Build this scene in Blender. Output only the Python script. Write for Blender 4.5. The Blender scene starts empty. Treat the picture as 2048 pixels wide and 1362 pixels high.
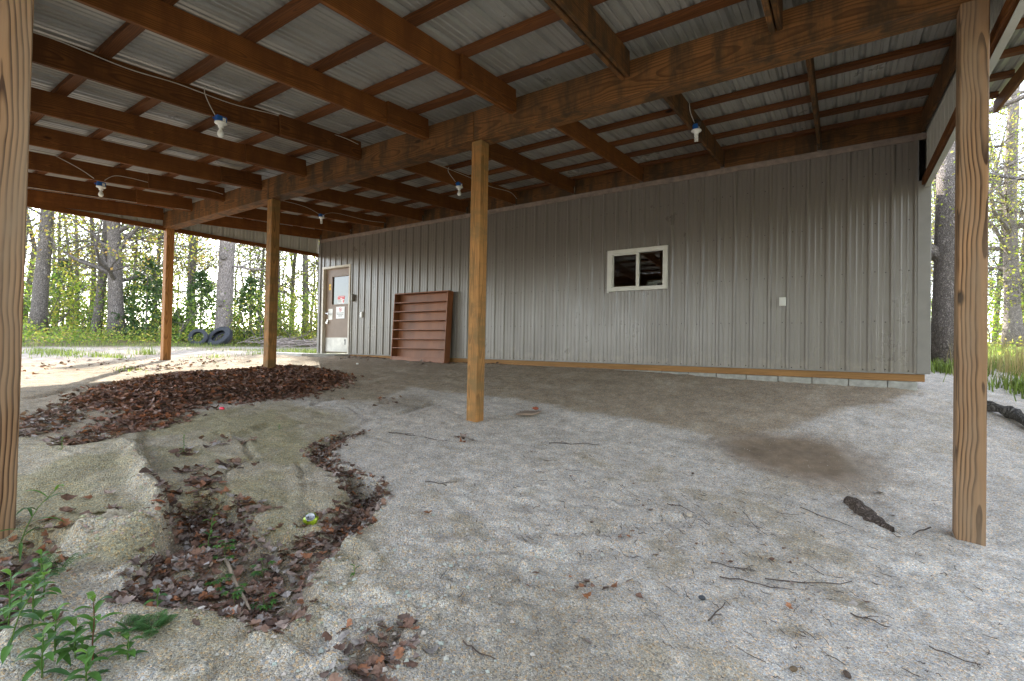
import bpy, bmesh, math, random
import numpy as np
from mathutils import Vector, Matrix
R=math.radians
rnd=random.Random(7)
sc=bpy.context.scene
COL=sc.collection
# ------------------------------------------------------------------ camera
CAMP=Vector((11.2931,-7.7206,.2114)); YAW,PITCH,ROLL,FPX=.5919,.0162,-.0189,972.2845
fw=Vector((-math.sin(YAW)*math.cos(PITCH),math.cos(YAW)*math.cos(PITCH),math.sin(PITCH)))
rt=Vector((math.cos(YAW),math.sin(YAW),0)); up=rt.cross(fw)
c_,s_=math.cos(ROLL),math.sin(ROLL)
RX=c_*rt-s_*up; UX=s_*rt+c_*up
cam=bpy.data.objects.new('camera',bpy.data.cameras.new('camera')); COL.objects.link(cam)
cam.data.sensor_width=36; cam.data.lens=FPX/2048*36; cam.data.clip_start=.02; cam.data.clip_end=1500
M=Matrix((RX,UX,-fw)).transposed().to_4x4(); M.translation=CAMP; cam.matrix_world=M
sc.camera=cam
# ------------------------------------------------------------------ sky and sun
SUN_AZ=Vector((-.834,.551,0)).normalized(); EL=R(34)
w=bpy.data.worlds.new('World'); sc.world=w; w.use_nodes=True
nt=w.node_tree; nt.nodes.clear()
sky=nt.nodes.new('ShaderNodeTexSky'); sky.sky_type='NISHITA'; sky.sun_disc=False
sky.sun_elevation=EL; sky.sun_rotation=math.atan2(SUN_AZ.x,SUN_AZ.y); sky.air_density=1.0; sky.dust_density=.8; sky.ozone_density=.6
bg=nt.nodes.new('ShaderNodeBackground'); bg.inputs[1].default_value=.15
ow=nt.nodes.new('ShaderNodeOutputWorld'); hz=nt.nodes.new('ShaderNodeHueSaturation'); hz.inputs['Saturation'].default_value=.45; nt.links.new(sky.outputs[0],hz.inputs['Color']); nt.links.new(hz.outputs[0],bg.inputs[0]); nt.links.new(bg.outputs[0],ow.inputs[0])
sl=bpy.data.lights.new('sun','SUN'); sl.energy=2.2; sl.angle=R(.6); sl.color=(1,.94,.84)
so=bpy.data.objects.new('sun',sl); COL.objects.link(so)
sd=-(SUN_AZ*math.cos(EL)+Vector((0,0,math.sin(EL)))); so.rotation_euler=sd.to_track_quat('-Z','Y').to_euler(); so.location=(-30,20,30)
sc.view_settings.view_transform='Standard'; sc.view_settings.look='None'; sc.view_settings.gamma=1
sc.view_settings.exposure=3.03
sc.cycles.max_bounces=10; sc.cycles.diffuse_bounces=6; sc.cycles.glossy_bounces=4; sc.cycles.transparent_max_bounces=8
sc.cycles.use_denoising=True
sc.cycles.sample_clamp_indirect=10
# ------------------------------------------------------------------ node helpers
def newmat(name):
    m=bpy.data.materials.new(name); m.use_nodes=True; nt=m.node_tree; nt.nodes.clear()
    o=nt.nodes.new('ShaderNodeOutputMaterial'); p=nt.nodes.new('ShaderNodeBsdfPrincipled'); nt.links.new(p.outputs[0],o.inputs[0])
    return m,nt,p,o
def N(nt,t,**k):
    n=nt.nodes.new('ShaderNode'+t)
    for a,b in k.items():
        if a.startswith('i_'):
            kk=a[2:]; kk=int(kk) if kk.isdigit() else kk.replace('_',' ')
            n.inputs[kk].default_value=b
        else: setattr(n,a,b)
    return n
def L(nt,a,b): nt.links.new(a,b)
def ramp(nt,fac,stops):
    r=nt.nodes.new('ShaderNodeValToRGB'); e=r.color_ramp.elements
    while len(e)<len(stops): e.new(.5)
    for i,(p,c) in enumerate(stops): e[i].position=p; e[i].color=(*c,1) if len(c)==3 else c
    L(nt,fac,r.inputs[0]); return r.outputs[0]
def mixc(nt,f,a,b,mode='MIX'):
    n=nt.nodes.new('ShaderNodeMix'); n.data_type='RGBA'; n.blend_type=mode
    if isinstance(f,(int,float)): n.inputs[0].default_value=f
    else: L(nt,f,n.inputs[0])
    for s,i in ((a,6),(b,7)):
        if isinstance(s,tuple): n.inputs[i].default_value=(*s,1)
        else: L(nt,s,n.inputs[i])
    return n.outputs[2]
def bump(nt,h,p,strength=.3,dist=.01):
    b=N(nt,'Bump',i_Strength=strength,i_Distance=dist); L(nt,h,b.inputs['Height']); L(nt,b.outputs[0],p.inputs['Normal'])
def mapping(nt,src,scale=(1,1,1),loc=None):
    m=N(nt,'Mapping'); m.inputs['Scale'].default_value=scale; L(nt,src,m.inputs[0])
    if loc is not None: L(nt,loc,m.inputs['Location'])
    return m.outputs[0]
def wood(name,light,dark,ring=26.,contrast=.6,stain=None,rough=.7,grey=None,spacing_dist=.35):
    """board/post wood: growth rings around a wandering pith, grain runs along local X"""
    m,nt,p,o=newmat(name)
    tc=N(nt,'TexCoord'); oi=N(nt,'ObjectInfo')
    off=N(nt,'Vector Math'.replace(' ',''),operation='SCALE'); 
    cmb=N(nt,'CombineXYZ'); 
    mm=N(nt,'Math',operation='MULTIPLY',i_1=37.7); L(nt,oi.outputs['Random'],mm.inputs[0])
    L(nt,mm.outputs[0],cmb.inputs[0])
    my=N(nt,'MapRange',i_3=-.05,i_4=.05); L(nt,oi.outputs['Random'],my.inputs[0]); L(nt,my.outputs[0],cmb.inputs[1])
    cmb.inputs[2].default_value=.035
    nt.nodes.remove(off)
    base=mapping(nt,tc.outputs['Object'],(1,1,1),cmb.outputs[0])
    # slow wander of the pith along the length
    wv=mapping(nt,base,(.75,.9,.9))
    nz=N(nt,'TexNoise',i_Scale=1.1,i_Detail=3.0,i_Roughness=.5); L(nt,wv,nz.inputs['Vector'])
    sb=N(nt,'VectorMath',operation='SUBTRACT'); L(nt,nz.outputs['Color'],sb.inputs[0]); sb.inputs[1].default_value=(.5,.5,.5)
    sm=N(nt,'VectorMath',operation='MULTIPLY'); L(nt,sb.outputs[0],sm.inputs[0]); sm.inputs[1].default_value=(0,spacing_dist,spacing_dist)
    ad=N(nt,'VectorMath',operation='ADD'); L(nt,base,ad.inputs[0]); L(nt,sm.outputs[0],ad.inputs[1])
    wave=N(nt,'TexWave',wave_type='RINGS',rings_direction='X',wave_profile='SAW',i_Scale=ring,i_Distortion=.35,i_Detail=2.0,i_Detail_Scale=1.2); L(nt,mapping(nt,ad.outputs[0],(.05,1,1)),wave.inputs['Vector'])
    col=ramp(nt,wave.outputs['Fac'],[(0,light),(.45,tuple(l*.93+d*.07 for l,d in zip(light,dark))),(.80,tuple(l*(1-contrast)+d*contrast for l,d in zip(light,dark))),(.95,tuple(l*(1-contrast)+d*contrast for l,d in zip(light,dark))),(1,light)])
    fine=N(nt,'TexNoise',i_Scale=60.,i_Detail=3.); L(nt,mapping(nt,base,(.04,1,1)),fine.inputs['Vector'])
    col=mixc(nt,.55,col,ramp(nt,fine.outputs[0],[(.3,(.62,.62,.62)),(.7,(1.15,1.15,1.15))]),'MULTIPLY')
    big=N(nt,'TexNoise',i_Scale=1.6,i_Detail=4.); L(nt,mapping(nt,base,(.5,2,2)),big.inputs['Vector'])
    col=mixc(nt,.6,col,ramp(nt,big.outputs[0],[(.3,(.66,.64,.62)),(.7,(1.2,1.15,1.1))]),'MULTIPLY')
    # knots
    kv=N(nt,'TexVoronoi',i_Scale=1.0,i_Randomness=1.); L(nt,mapping(nt,base,(1.6,4.,4.)),kv.inputs['Vector'])
    kn=ramp(nt,kv.outputs['Distance'],[(.05,(1,1,1)),(.10,(0,0,0))])
    col=mixc(nt,kn,col,tuple(d*.4 for d in dark))
    if stain:
        st=N(nt,'TexNoise',i_Scale=5.,i_Detail=5.,i_Roughness=.65); L(nt,mapping(nt,base,(1.2,1.,.35)),st.inputs['Vector'])
        col=mixc(nt,ramp(nt,st.outputs[0],[(.42,(0,0,0)),(.62,(.85,.85,.85))]),col,stain)
    if grey:
        gn=N(nt,'TexNoise',i_Scale=2.,i_Detail=5.,i_Roughness=.6); L(nt,mapping(nt,base,(.5,3.,3.)),gn.inputs['Vector'])
        col=mixc(nt,ramp(nt,gn.outputs[0],[(.4,(0,0,0)),(.7,(.8,.8,.8))]),col,grey)
    rv=N(nt,'MapRange',i_3=.72,i_4=1.2); L(nt,oi.outputs['Random'],rv.inputs[0])
    cc=N(nt,'CombineColor'); [L(nt,rv.outputs[0],cc.inputs[i]) for i in range(3)]
    col=mixc(nt,1.,col,cc.outputs[0],'MULTIPLY')
    L(nt,col,p.inputs['Base Color']); p.inputs['Roughness'].default_value=rough; p.inputs['Specular IOR Level'].default_value=.22
    hh=N(nt,'Math',operation='ADD'); L(nt,wave.outputs['Fac'],hh.inputs[0]); L(nt,fine.outputs[0],hh.inputs[1])
    bump(nt,hh.outputs[0],p,.3,.0012)
    return m
def plain(name,col,rough=.5,metal=0.,var=.0,scale=8.,spec=.5,bumpd=0,dark=None,stretch=(1,1,1)):
    m,nt,p,o=newmat(name); p.inputs['Roughness'].default_value=rough; p.inputs['Metallic'].default_value=metal; p.inputs['Specular IOR Level'].default_value=spec
    tc=N(nt,'TexCoord'); nz=N(nt,'TexNoise',i_Scale=scale,i_Detail=5.,i_Roughness=.6); L(nt,mapping(nt,tc.outputs['Object'],stretch),nz.inputs['Vector'])
    d=dark or tuple(x*(1-var) for x in col); u=tuple(min(1,x*(1+var*.6)) for x in col)
    L(nt,ramp(nt,nz.outputs[0],[(.3,d),(.7,u)]),p.inputs['Base Color'])
    if bumpd: bump(nt,nz.outputs[0],p,.5,bumpd)
    return m
def attrmat(name,rough=.8,transl=0.,noise=.25,nscale=30.,spec=.3,attr='col'):
    m,nt,p,o=newmat(name); a=N(nt,'Attribute',attribute_name=attr); p.inputs['Roughness'].default_value=rough; p.inputs['Specular IOR Level'].default_value=spec
    tc=N(nt,'TexCoord'); nz=N(nt,'TexNoise',i_Scale=nscale,i_Detail=3.); L(nt,tc.outputs['Object'],nz.inputs['Vector'])
    c=mixc(nt,1.,a.outputs['Color'],ramp(nt,nz.outputs[0],[(.3,(1-noise,)*3),(.7,(1+noise*.6,)*3)]),'MULTIPLY')
    L(nt,c,p.inputs['Base Color'])
    if transl>0:
        t=N(nt,'BsdfTranslucent'); L(nt,mixc(nt,1.,c,(1.25,1.3,.75),'MULTIPLY'),t.inputs[0]); mx=N(nt,'MixShader'); mx.inputs[0].default_value=transl
        L(nt,p.outputs[0],mx.inputs[1]); L(nt,t.outputs[0],mx.inputs[2]); L(nt,mx.outputs[0],o.inputs[0])
    return m
# ------------------------------------------------------------------ materials
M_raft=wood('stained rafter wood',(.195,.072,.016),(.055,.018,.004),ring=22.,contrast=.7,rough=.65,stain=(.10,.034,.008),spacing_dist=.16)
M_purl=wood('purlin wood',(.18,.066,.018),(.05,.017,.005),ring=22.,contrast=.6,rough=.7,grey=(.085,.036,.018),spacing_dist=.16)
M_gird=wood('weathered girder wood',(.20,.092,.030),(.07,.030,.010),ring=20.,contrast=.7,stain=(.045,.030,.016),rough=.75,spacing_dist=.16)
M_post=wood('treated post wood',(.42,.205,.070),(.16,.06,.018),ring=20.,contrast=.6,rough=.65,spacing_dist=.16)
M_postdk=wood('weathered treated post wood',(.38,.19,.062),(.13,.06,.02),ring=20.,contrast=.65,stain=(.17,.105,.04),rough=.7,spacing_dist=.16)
M_postg=wood('coarse grained post wood',(.44,.255,.130),(.060,.026,.012),ring=17.,contrast=.95,rough=.7,grey=(.33,.235,.155),spacing_dist=.15)
M_sill=wood('sill board wood',(.33,.18,.07),(.18,.09,.035),ring=20.,contrast=.5)
M_shelf=plain('cherry stained shelf wood',(.24,.085,.030),.5,0,.35,3.,stretch=(1,1,.35))
def metal_siding(name,base,warm,rough=.36,spec=.55):
    m,nt,p,o=newmat(name); tc=N(nt,'TexCoord')
    nz=N(nt,'TexNoise',i_Scale=1.3,i_Detail=6.,i_Roughness=.65); L(nt,mapping(nt,tc.outputs['Object'],(1.2,1.2,.8)),nz.inputs['Vector'])
    c=ramp(nt,nz.outputs[0],[(.35,warm),(.65,base)])
    sp=N(nt,'TexNoise',i_Scale=35.,i_Detail=2.); L(nt,tc.outputs['Object'],sp.inputs['Vector'])
    c=mixc(nt,ramp(nt,sp.outputs[0],[(.68,(0,0,0)),(.76,(.5,.5,.5))]),c,tuple(x*.55 for x in base))
    if name.startswith('taupe'):
        sx=N(nt,'SeparateXYZ'); L(nt,tc.outputs['Object'],sx.inputs[0]); d1=N(nt,'TexNoise',i_Scale=7.,i_Detail=6.,i_Roughness=.7); L(nt,tc.outputs['Object'],d1.inputs['Vector'])
        dd=N(nt,'MapRange',i_1=.0,i_2=.45,i_3=.30,i_4=-.05); L(nt,sx.outputs[2],dd.inputs[0]); ad=N(nt,'Math',operation='ADD'); L(nt,dd.outputs[0],ad.inputs[0]); L(nt,d1.outputs[0],ad.inputs[1])
        c=mixc(nt,ramp(nt,ad.outputs[0],[(.64,(0,0,0)),(.9,(.35,.35,.35))]),c,(.30,.26,.20))
        d2=N(nt,'TexNoise',i_Scale=5.,i_Detail=4.); L(nt,mapping(nt,tc.outputs['Object'],(2.,1,.12)),d2.inputs['Vector'])
        c=mixc(nt,ramp(nt,d2.outputs[0],[(.66,(0,0,0)),(.78,(.15,.15,.15))]),c,(.09,.07,.05))
    L(nt,c,p.inputs['Base Color']); p.inputs['Specular IOR Level'].default_value=spec
    L(nt,ramp(nt,nz.outputs[0],[(.3,(rough*1.25,)*3),(.7,(rough*.85,)*3)]),p.inputs['Roughness'])
    wv=N(nt,'TexNoise',i_Scale=3.,i_Detail=1.); L(nt,mapping(nt,tc.outputs['Object'],(1,1,.5)),wv.inputs['Vector']); bump(nt,wv.outputs[0],p,.08,.012)
    return m
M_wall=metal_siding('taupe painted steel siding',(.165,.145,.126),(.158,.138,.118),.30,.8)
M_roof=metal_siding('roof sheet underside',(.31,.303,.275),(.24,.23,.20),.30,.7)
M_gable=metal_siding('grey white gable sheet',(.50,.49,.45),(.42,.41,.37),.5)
M_trim=plain('taupe flashing',(.20,.185,.165),.4,0,.1)
M_screw=plain('screw heads',(.045,.04,.035),.35,.6,.3)
M_white=plain('off white vinyl',(.62,.61,.57),.45,0,.08,5.)
M_frame=plain('door frame paint',(.58,.53,.44),.5,0,.15,4.)
M_door=plain('tan door paint',(.22,.155,.108),.5,0,.12,3.)
M_kick=plain('brushed kick plate',(.40,.385,.35),.42,.6,.25,6.)
M_steel=plain('satin steel',(.55,.55,.54),.25,.9,.2)
M_glass,nt,p,o=newmat('window glass'); p.inputs['Base Color'].default_value=(.9,.95,.95,1); p.inputs['Roughness'].default_value=.02; p.inputs['IOR'].default_value=1.85; p.inputs['Transmission Weight'].default_value=1.
M_dglass,nt,p,o=newmat('dim reflective glass'); p.inputs['Base Color'].default_value=(.025,.03,.03,1); p.inputs['Roughness'].default_value=.04; p.inputs['Specular IOR Level'].default_value=.9
M_conc=plain('concrete',(.42,.40,.36),.9,0,.25,9.,bumpd=.003)
M_block=plain('concrete block',(.34,.33,.30),.95,0,.3,14.,bumpd=.004)
M_blue=plain('blue plastic box',(.01,.10,.36),.4,0,.15,40.)
M_porc=plain('white porcelain',(.75,.74,.70),.25,0,.05)
M_bulb=plain('frosted bulb glass',(.80,.80,.76),.3,0,.03)
M_cable=plain('grey cable sheath',(.50,.46,.40),.5,0,.15,20.)
M_red=plain('red sign ink',(.65,.05,.06),.5)
M_signw=plain('sign white',(.80,.80,.78),.5)
M_yel=plain('yellow sticker',(.85,.50,.02),.5)
M_ink=plain('dark print',(.06,.06,.06),.6)
M_dark=plain('interior dark board',(.38,.26,.20),.85,0,.4,3.,stretch=(1,1,6))
M_nest=plain('dried mud nest',(.045,.032,.022),.95,0,.5,60.,bumpd=.01)
M_tyre=plain('weathered tyre rubber',(.028,.032,.04),.7,0,.3,12.,bumpd=.004)
M_black=plain('black stacked felt',(.02,.02,.022),.45,0,.4,30.)
M_pave=plain('flat board weathered',(.26,.19,.14),.85,0,.25,12.)
M_canl=plain('can lime paint',(.30,.40,.02),.3,.3,.2,60.)
M_alu=plain('can aluminium',(.42,.43,.45),.35,.8,.3,60.)
def barkmat(name,a,b,sc_=6.):
    m,nt,p,o=newmat(name); tc=N(nt,'TexCoord')
    v=N(nt,'TexVoronoi',i_Scale=sc_,feature='DISTANCE_TO_EDGE'); nz0=N(nt,'TexNoise',i_Scale=3.,i_Detail=3.)
    L(nt,tc.outputs['Object'],nz0.inputs['Vector']); ad=N(nt,'VectorMath',operation='ADD'); L(nt,mapping(nt,tc.outputs['Object'],(2.4,2.4,.55)),ad.inputs[0]); L(nt,nz0.outputs['Color'],ad.inputs[1]); L(nt,ad.outputs[0],v.inputs['Vector'])
    n2=N(nt,'TexNoise',i_Scale=9.,i_Detail=6.,i_Roughness=.7); L(nt,tc.outputs['Object'],n2.inputs['Vector'])
    c=ramp(nt,v.outputs['Distance'],[(.0,tuple(x*.45 for x in a)),(.14,a),(.5,b)])
    c=mixc(nt,.7,c,ramp(nt,n2.outputs[0],[(.3,(.55,.55,.55)),(.7,(1.3,1.28,1.25))]),'MULTIPLY')
    L(nt,c,p.inputs['Base Color']); p.inputs['Roughness'].default_value=.95; p.inputs['Specular IOR Level'].default_value=.15
    bump(nt,v.outputs['Distance'],p,1.,.05)
    return m
M_bark=barkmat('oak bark',(.20,.175,.16),(.31,.28,.265),9.)
M_barkr=barkmat('light oak bark',(.30,.26,.235),(.46,.41,.38),13.)
M_barks=barkmat('dead snag bark',(.27,.235,.22),(.34,.305,.29),7.)
M_twig=plain('dry twig',(.085,.062,.05),.9,0,.35,25.)
M_twigp=plain('pale dry stick',(.30,.23,.17),.9,0,.3,25.)
M_log=barkmat('fallen log bark',(.10,.09,.08),(.19,.18,.16),14.)
M_leaf=attrmat('spring leaves',.6,.5,.2,5.)
M_litter=attrmat('dead leaves',.75,.12,.35,60.,.35)
M_weed=attrmat('weed leaves',.5,.35,.15,40.)
M_grass=attrmat('grass blades',.6,.45,.2,3.)
M_peb=attrmat('pebbles',.85,0,.2,80.)
# ground : albedo zones in vertex colour, gravel grains in the shader
M_ground,nt,p,o=newmat('gravel ground')
tc=N(nt,'TexCoord'); at=N(nt,'Attribute',attribute_name='col'); gr=N(nt,'Attribute',attribute_name='grain')
v1=N(nt,'TexVoronoi',i_Scale=125.); L(nt,tc.outputs['Object'],v1.inputs['Vector'])
v2=N(nt,'TexVoronoi',i_Scale=300.); L(nt,tc.outputs['Object'],v2.inputs['Vector'])
sepc=N(nt,'SeparateColor'); L(nt,v1.outputs['Color'],sepc.inputs[0]); sepd=N(nt,'SeparateColor'); L(nt,v2.outputs['Color'],sepd.inputs[0])
st1=ramp(nt,sepc.outputs[0],[(0,(.55,.55,.56)),(.2,(.85,.85,.86)),(.6,(1.0,.99,.97)),(.85,(1.14,1.13,1.11)),(1,(1.4,1.4,1.4))])
st2=ramp(nt,sepd.outputs[1],[(0,(.62,.58,.54)),(.3,(.92,.90,.88)),(.7,(1.06,1.06,1.06)),(1,(1.32,1.3,1.26))])
hue=ramp(nt,sepc.outputs[2],[(0,(.82,.92,1.08)),(.4,(1,1,1)),(.75,(1,1,1)),(.95,(1.2,.98,.74))])
stone=mixc(nt,1.,st1,st2,'MULTIPLY'); stone=mixc(nt,1.,stone,hue,'MULTIPLY')
grm=mixc(nt,gr.outputs['Fac'],(1.,1.,1.),stone)
mid=N(nt,'TexNoise',i_Scale=9.,i_Detail=6.,i_Roughness=.7); L(nt,tc.outputs['Object'],mid.inputs['Vector'])
cg=mixc(nt,1.,at.outputs['Color'],grm,'MULTIPLY'); cg=mixc(nt,.8,cg,ramp(nt,mid.outputs[0],[(.3,(.74,.73,.70)),(.7,(1.16,1.16,1.15))]),'MULTIPLY')
L(nt,cg,p.inputs['Base Color']); p.inputs['Roughness'].default_value=.92; p.inputs['Specular IOR Level'].default_value=.2
h1=N(nt,'Math',operation='MULTIPLY',i_1=-1.); L(nt,v1.outputs['Distance'],h1.inputs[0])
h2=N(nt,'Math',operation='MULTIPLY_ADD',i_1=-.45); L(nt,v2.outputs['Distance'],h2.inputs[0]); L(nt,h1.outputs[0],h2.inputs[2])
h3=N(nt,'Math',operation='MULTIPLY_ADD',i_1=.8); L(nt,mid.outputs[0],h3.inputs[0]); L(nt,h2.outputs[0],h3.inputs[2])
bump(nt,h3.outputs[0],p,.8,.010)

# ------------------------------------------------------------------ mesh helpers
def tag(o,label=None,cat=None,group=None,kind=None):
    if label: o['label']=label
    if cat: o['category']=cat
    if group: o['group']=group
    if kind: o['kind']=kind
    return o
class MB:
    def __init__(s): s.v=[];s.f=[];s.c=[];s.m=[];s.hascol=False
    def add(s,vs,fs,col=None,mi=0):
        b=len(s.v); s.v.extend([tuple(x) for x in vs]); s.f.extend([tuple(b+i for i in f) for f in fs]); s.m.extend([mi]*len(fs))
        s.c.extend([col or (1,1,1)]*len(vs)); s.hascol|=col is not None
    def box(s,a,b,mi=0,col=None):
        x0,y0,z0=a;x1,y1,z1=b
        s.add([(x0,y0,z0),(x1,y0,z0),(x1,y1,z0),(x0,y1,z0),(x0,y0,z1),(x1,y0,z1),(x1,y1,z1),(x0,y1,z1)],[(0,3,2,1),(4,5,6,7),(0,1,5,4),(1,2,6,5),(2,3,7,6),(3,0,4,7)],col,mi)
    def tube(s,pts,rads,n=8,col=None,mi=0,cap=True,wob=0.):
        pts=[Vector(p) for p in pts]; ring=[]; vs=[];fs=[]
        t=(pts[1]-pts[0]).normalized(); a=Vector((0,0,1)) if abs(t.z)<.9 else Vector((1,0,0)); u=t.cross(a).normalized()
        for i,p in enumerate(pts):
            tt=(pts[min(i+1,len(pts)-1)]-pts[max(i-1,0)]).normalized(); u=(u-tt*u.dot(tt)).normalized(); w_=tt.cross(u)
            for k in range(n):
                an=2*math.pi*k/n; r=rads[i]*(1+(rnd.uniform(-wob,wob) if wob else 0)); vs.append(p+(u*math.cos(an)+w_*math.sin(an))*r)
        for i in range(len(pts)-1):
            for k in range(n): fs.append((i*n+k,i*n+(k+1)%n,(i+1)*n+(k+1)%n,(i+1)*n+k))
        if cap: fs.append(tuple(range(n-1,-1,-1))); fs.append(tuple((len(pts)-1)*n+k for k in range(n)))
        s.add(vs,fs,col,mi)
    def build(s,name,mats,parent=None,loc=None,smooth=False,bevel=0):
        me=bpy.data.meshes.new(name); V=s.v
        if loc is not None: V=[(x-loc[0],y-loc[1],z-loc[2]) for x,y,z in V]
        me.from_pydata(V,[],s.f)
        for m in (mats if isinstance(mats,(list,tuple)) else [mats]): me.materials.append(m)
        if any(s.m): me.polygons.foreach_set('material_index',s.m)
        if s.hascol:
            ca=me.color_attributes.new('col','FLOAT_COLOR','POINT'); ca.data.foreach_set('color',np.array([(*c,1) for c in s.c],dtype=np.float32).ravel())
        if smooth: me.polygons.foreach_set('use_smooth',[True]*len(me.polygons))
        me.update()
        if bevel:
            bm=bmesh.new(); bm.from_mesh(me); bmesh.ops.bevel(bm,geom=bm.edges[:],offset=bevel,segments=1,affect='EDGES',profile=.5); bm.to_mesh(me); bm.free()
        o=bpy.data.objects.new(name,me); COL.objects.link(o)
        if parent is not None: o.parent=parent
        if loc is not None: o.location=loc
        return o
def empty(name,loc,label,cat,group=None):
    o=bpy.data.objects.new(name,None); o.empty_display_size=.2; COL.objects.link(o); o.location=loc; tag(o,label,cat,group); return o
def beam(name,p0,p1,wd,ht,mat,parent,bev=.004,side=None,label=None):
    """timber from p0 to p1 (centre line), local X = grain"""
    p0=Vector(p0);p1=Vector(p1);x=(p1-p0); ln=x.length; x.normalize()
    ref=Vector((0,0,1)) if abs(x.z)<.9 else Vector((0,1,0))
    y=ref.cross(x).normalized(); z=x.cross(y)
    mb=MB(); mb.box((-ln/2,-wd/2,-ht/2),(ln/2,wd/2,ht/2))
    o=mb.build(name,mat,parent,bevel=bev)
    Mx=Matrix((x,y,z)).transposed().to_4x4(); Mx.translation=(p0+p1)/2
    po=parent.location if parent is not None else Vector((0,0,0))
    Mx.translation-=po; o.matrix_local=Mx
    if label: o['label']=label
    return o
def lathe(mb,prof,origin,n=20,mi=0,col=None):
    vs=[];fs=[]
    for r,z in prof:
        for k in range(n): a=2*math.pi*k/n; vs.append((origin[0]+r*math.cos(a),origin[1]+r*math.sin(a),origin[2]+z))
    for i in range(len(prof)-1):
        for k in range(n): fs.append((i*n+k,i*n+(k+1)%n,(i+1)*n+(k+1)%n,(i+1)*n+k))
    mb.add(vs,fs,col,mi)
# ------------------------------------------------------------------ noise and terrain
def vnoise(x,y,seed=0):
    x=np.asarray(x,float);y=np.asarray(y,float)
    ix=np.floor(x).astype(np.int64);iy=np.floor(y).astype(np.int64);fx=x-ix;fy=y-iy
    def h(a,b):
        n=(a*374761393+b*668265263+seed*974634777)&0xffffffff; n=((n^(n>>13))*1274126177)&0xffffffff; n=n^(n>>16); return (n&0xffffff)/float(0xffffff)
    u=fx*fx*(3-2*fx);v=fy*fy*(3-2*fy)
    return (h(ix,iy)*(1-u)+h(ix+1,iy)*u)*(1-v)+(h(ix,iy+1)*(1-u)+h(ix+1,iy+1)*u)*v
def fbm(x,y,o=4,seed=0,g=.5):
    t=0;a=1;s=0
    for i in range(o): t=t+a*vnoise(x*2**i,y*2**i,seed+i*17); s+=a;a*=g
    return t/s-.5
def sdf(X,Y,poly):
    """signed distance, negative inside"""
    P=np.array(poly,float); d=np.full(X.shape,1e9); ins=np.zeros(X.shape,bool)
    for i in range(len(P)):
        a=P[i];b=P[(i+1)%len(P)]; e=b-a; L2_=(e@e)+1e-12
        t=np.clip(((X-a[0])*e[0]+(Y-a[1])*e[1])/L2_,0,1); d=np.minimum(d,(X-a[0]-t*e[0])**2+(Y-a[1]-t*e[1])**2)
        c=((a[1]>Y)!=(b[1]>Y)); xx=(b[0]-a[0])*(Y-a[1])/((b[1]-a[1])+1e-12)+a[0]; ins^=c&(X<xx)
    d=np.sqrt(d); return np.where(ins,-d,d)
def ldist(X,Y,line):
    P=np.array(line,float); d=np.full(X.shape,1e9)
    for i in range(len(P)-1):
        a=P[i];b=P[i+1]; e=b-a; t=np.clip(((X-a[0])*e[0]+(Y-a[1])*e[1])/(e@e+1e-12),0,1); d=np.minimum(d,(X-a[0]-t*e[0])**2+(Y-a[1]-t*e[1])**2)
    return np.sqrt(d)
def ss(x,a,b):
    t=np.clip((x-a)/(b-a),0,1); return t*t*(3-2*t)
CP=np.array([(0,0,-.03),(1.5,0,-.05),(3,-.1,-.08),(4.5,0,-.10),(5.8,0,-.10),(7.3,0,-.11),(8.8,0,-.12),(9.6,0,-.15),(11,0,-.19),(12.15,0,-.22),
(0,-3.46,-.166),(3.8,-3.46,-.247),(7.95,-3.46,-.598),(11.99,-3.46,-.955),(7.95,-7.09,-.744),(5.9,-3.46,-.42),(9.9,-3.46,-.78),
(11.3,-7.7,-1.22),(13.5,-6,-1.2),(14.2,-3.3,-1.0),(13.3,0,-.38),(14.5,1.5,-.28),(13.3,5.6,.03),(17,20,.6),(20,5,.1),(24,-3,-.8),
(2,-7,-.35),(4.5,-6.8,-.45),(-2,-7,-.28),(-2,-3.5,-.17),(-2,0,-.08),(-1,3,-.04),(-10.2,-3.1,0.0),(-8.7,1.6,0.0),(-7.3,4.1,0.0),(-5.5,-3.3,-.09),(-5,0,-.07),
(-13,0,.28),(-15,-5,.3),(-10,8,.3),(3,10,.15),(10,12,.25),(6,-12,-.9),(12,-14,-1.5),(0,-14,-.5),(-10,-14,-.1)],float)
def _k(a,b):
    d2=((a[:,None,:]-b[None,:,:])**2).sum(-1); return np.where(d2>0,.5*d2*np.log(d2+1e-12),0)
_A=CP[:,:2]; _n=len(CP); _M=np.zeros((_n+3,_n+3)); _M[:_n,:_n]=_k(_A,_A)+np.eye(_n)*.02
_M[:_n,_n]=1;_M[:_n,_n+1:]=_A;_M[_n,:_n]=1;_M[_n+1:,:_n]=_A.T
_w=np.linalg.solve(_M,np.concatenate([CP[:,2],np.zeros(3)]))
def base_h(X,Y):
    X=np.asarray(X,float);Y=np.asarray(Y,float);sh=X.shape
    p=np.stack([X.ravel(),Y.ravel()],1)
    q=np.clip(p,[-26,-22],[32,34]); out=np.empty(len(q))
    for i in range(0,len(q),40000):
        out[i:i+40000]=_k(q[i:i+40000],_A)@_w[:_n]+_w[_n]+q[i:i+40000]@_w[_n+1:]
    return np.clip(out,-1.6,1.6).reshape(sh)

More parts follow.
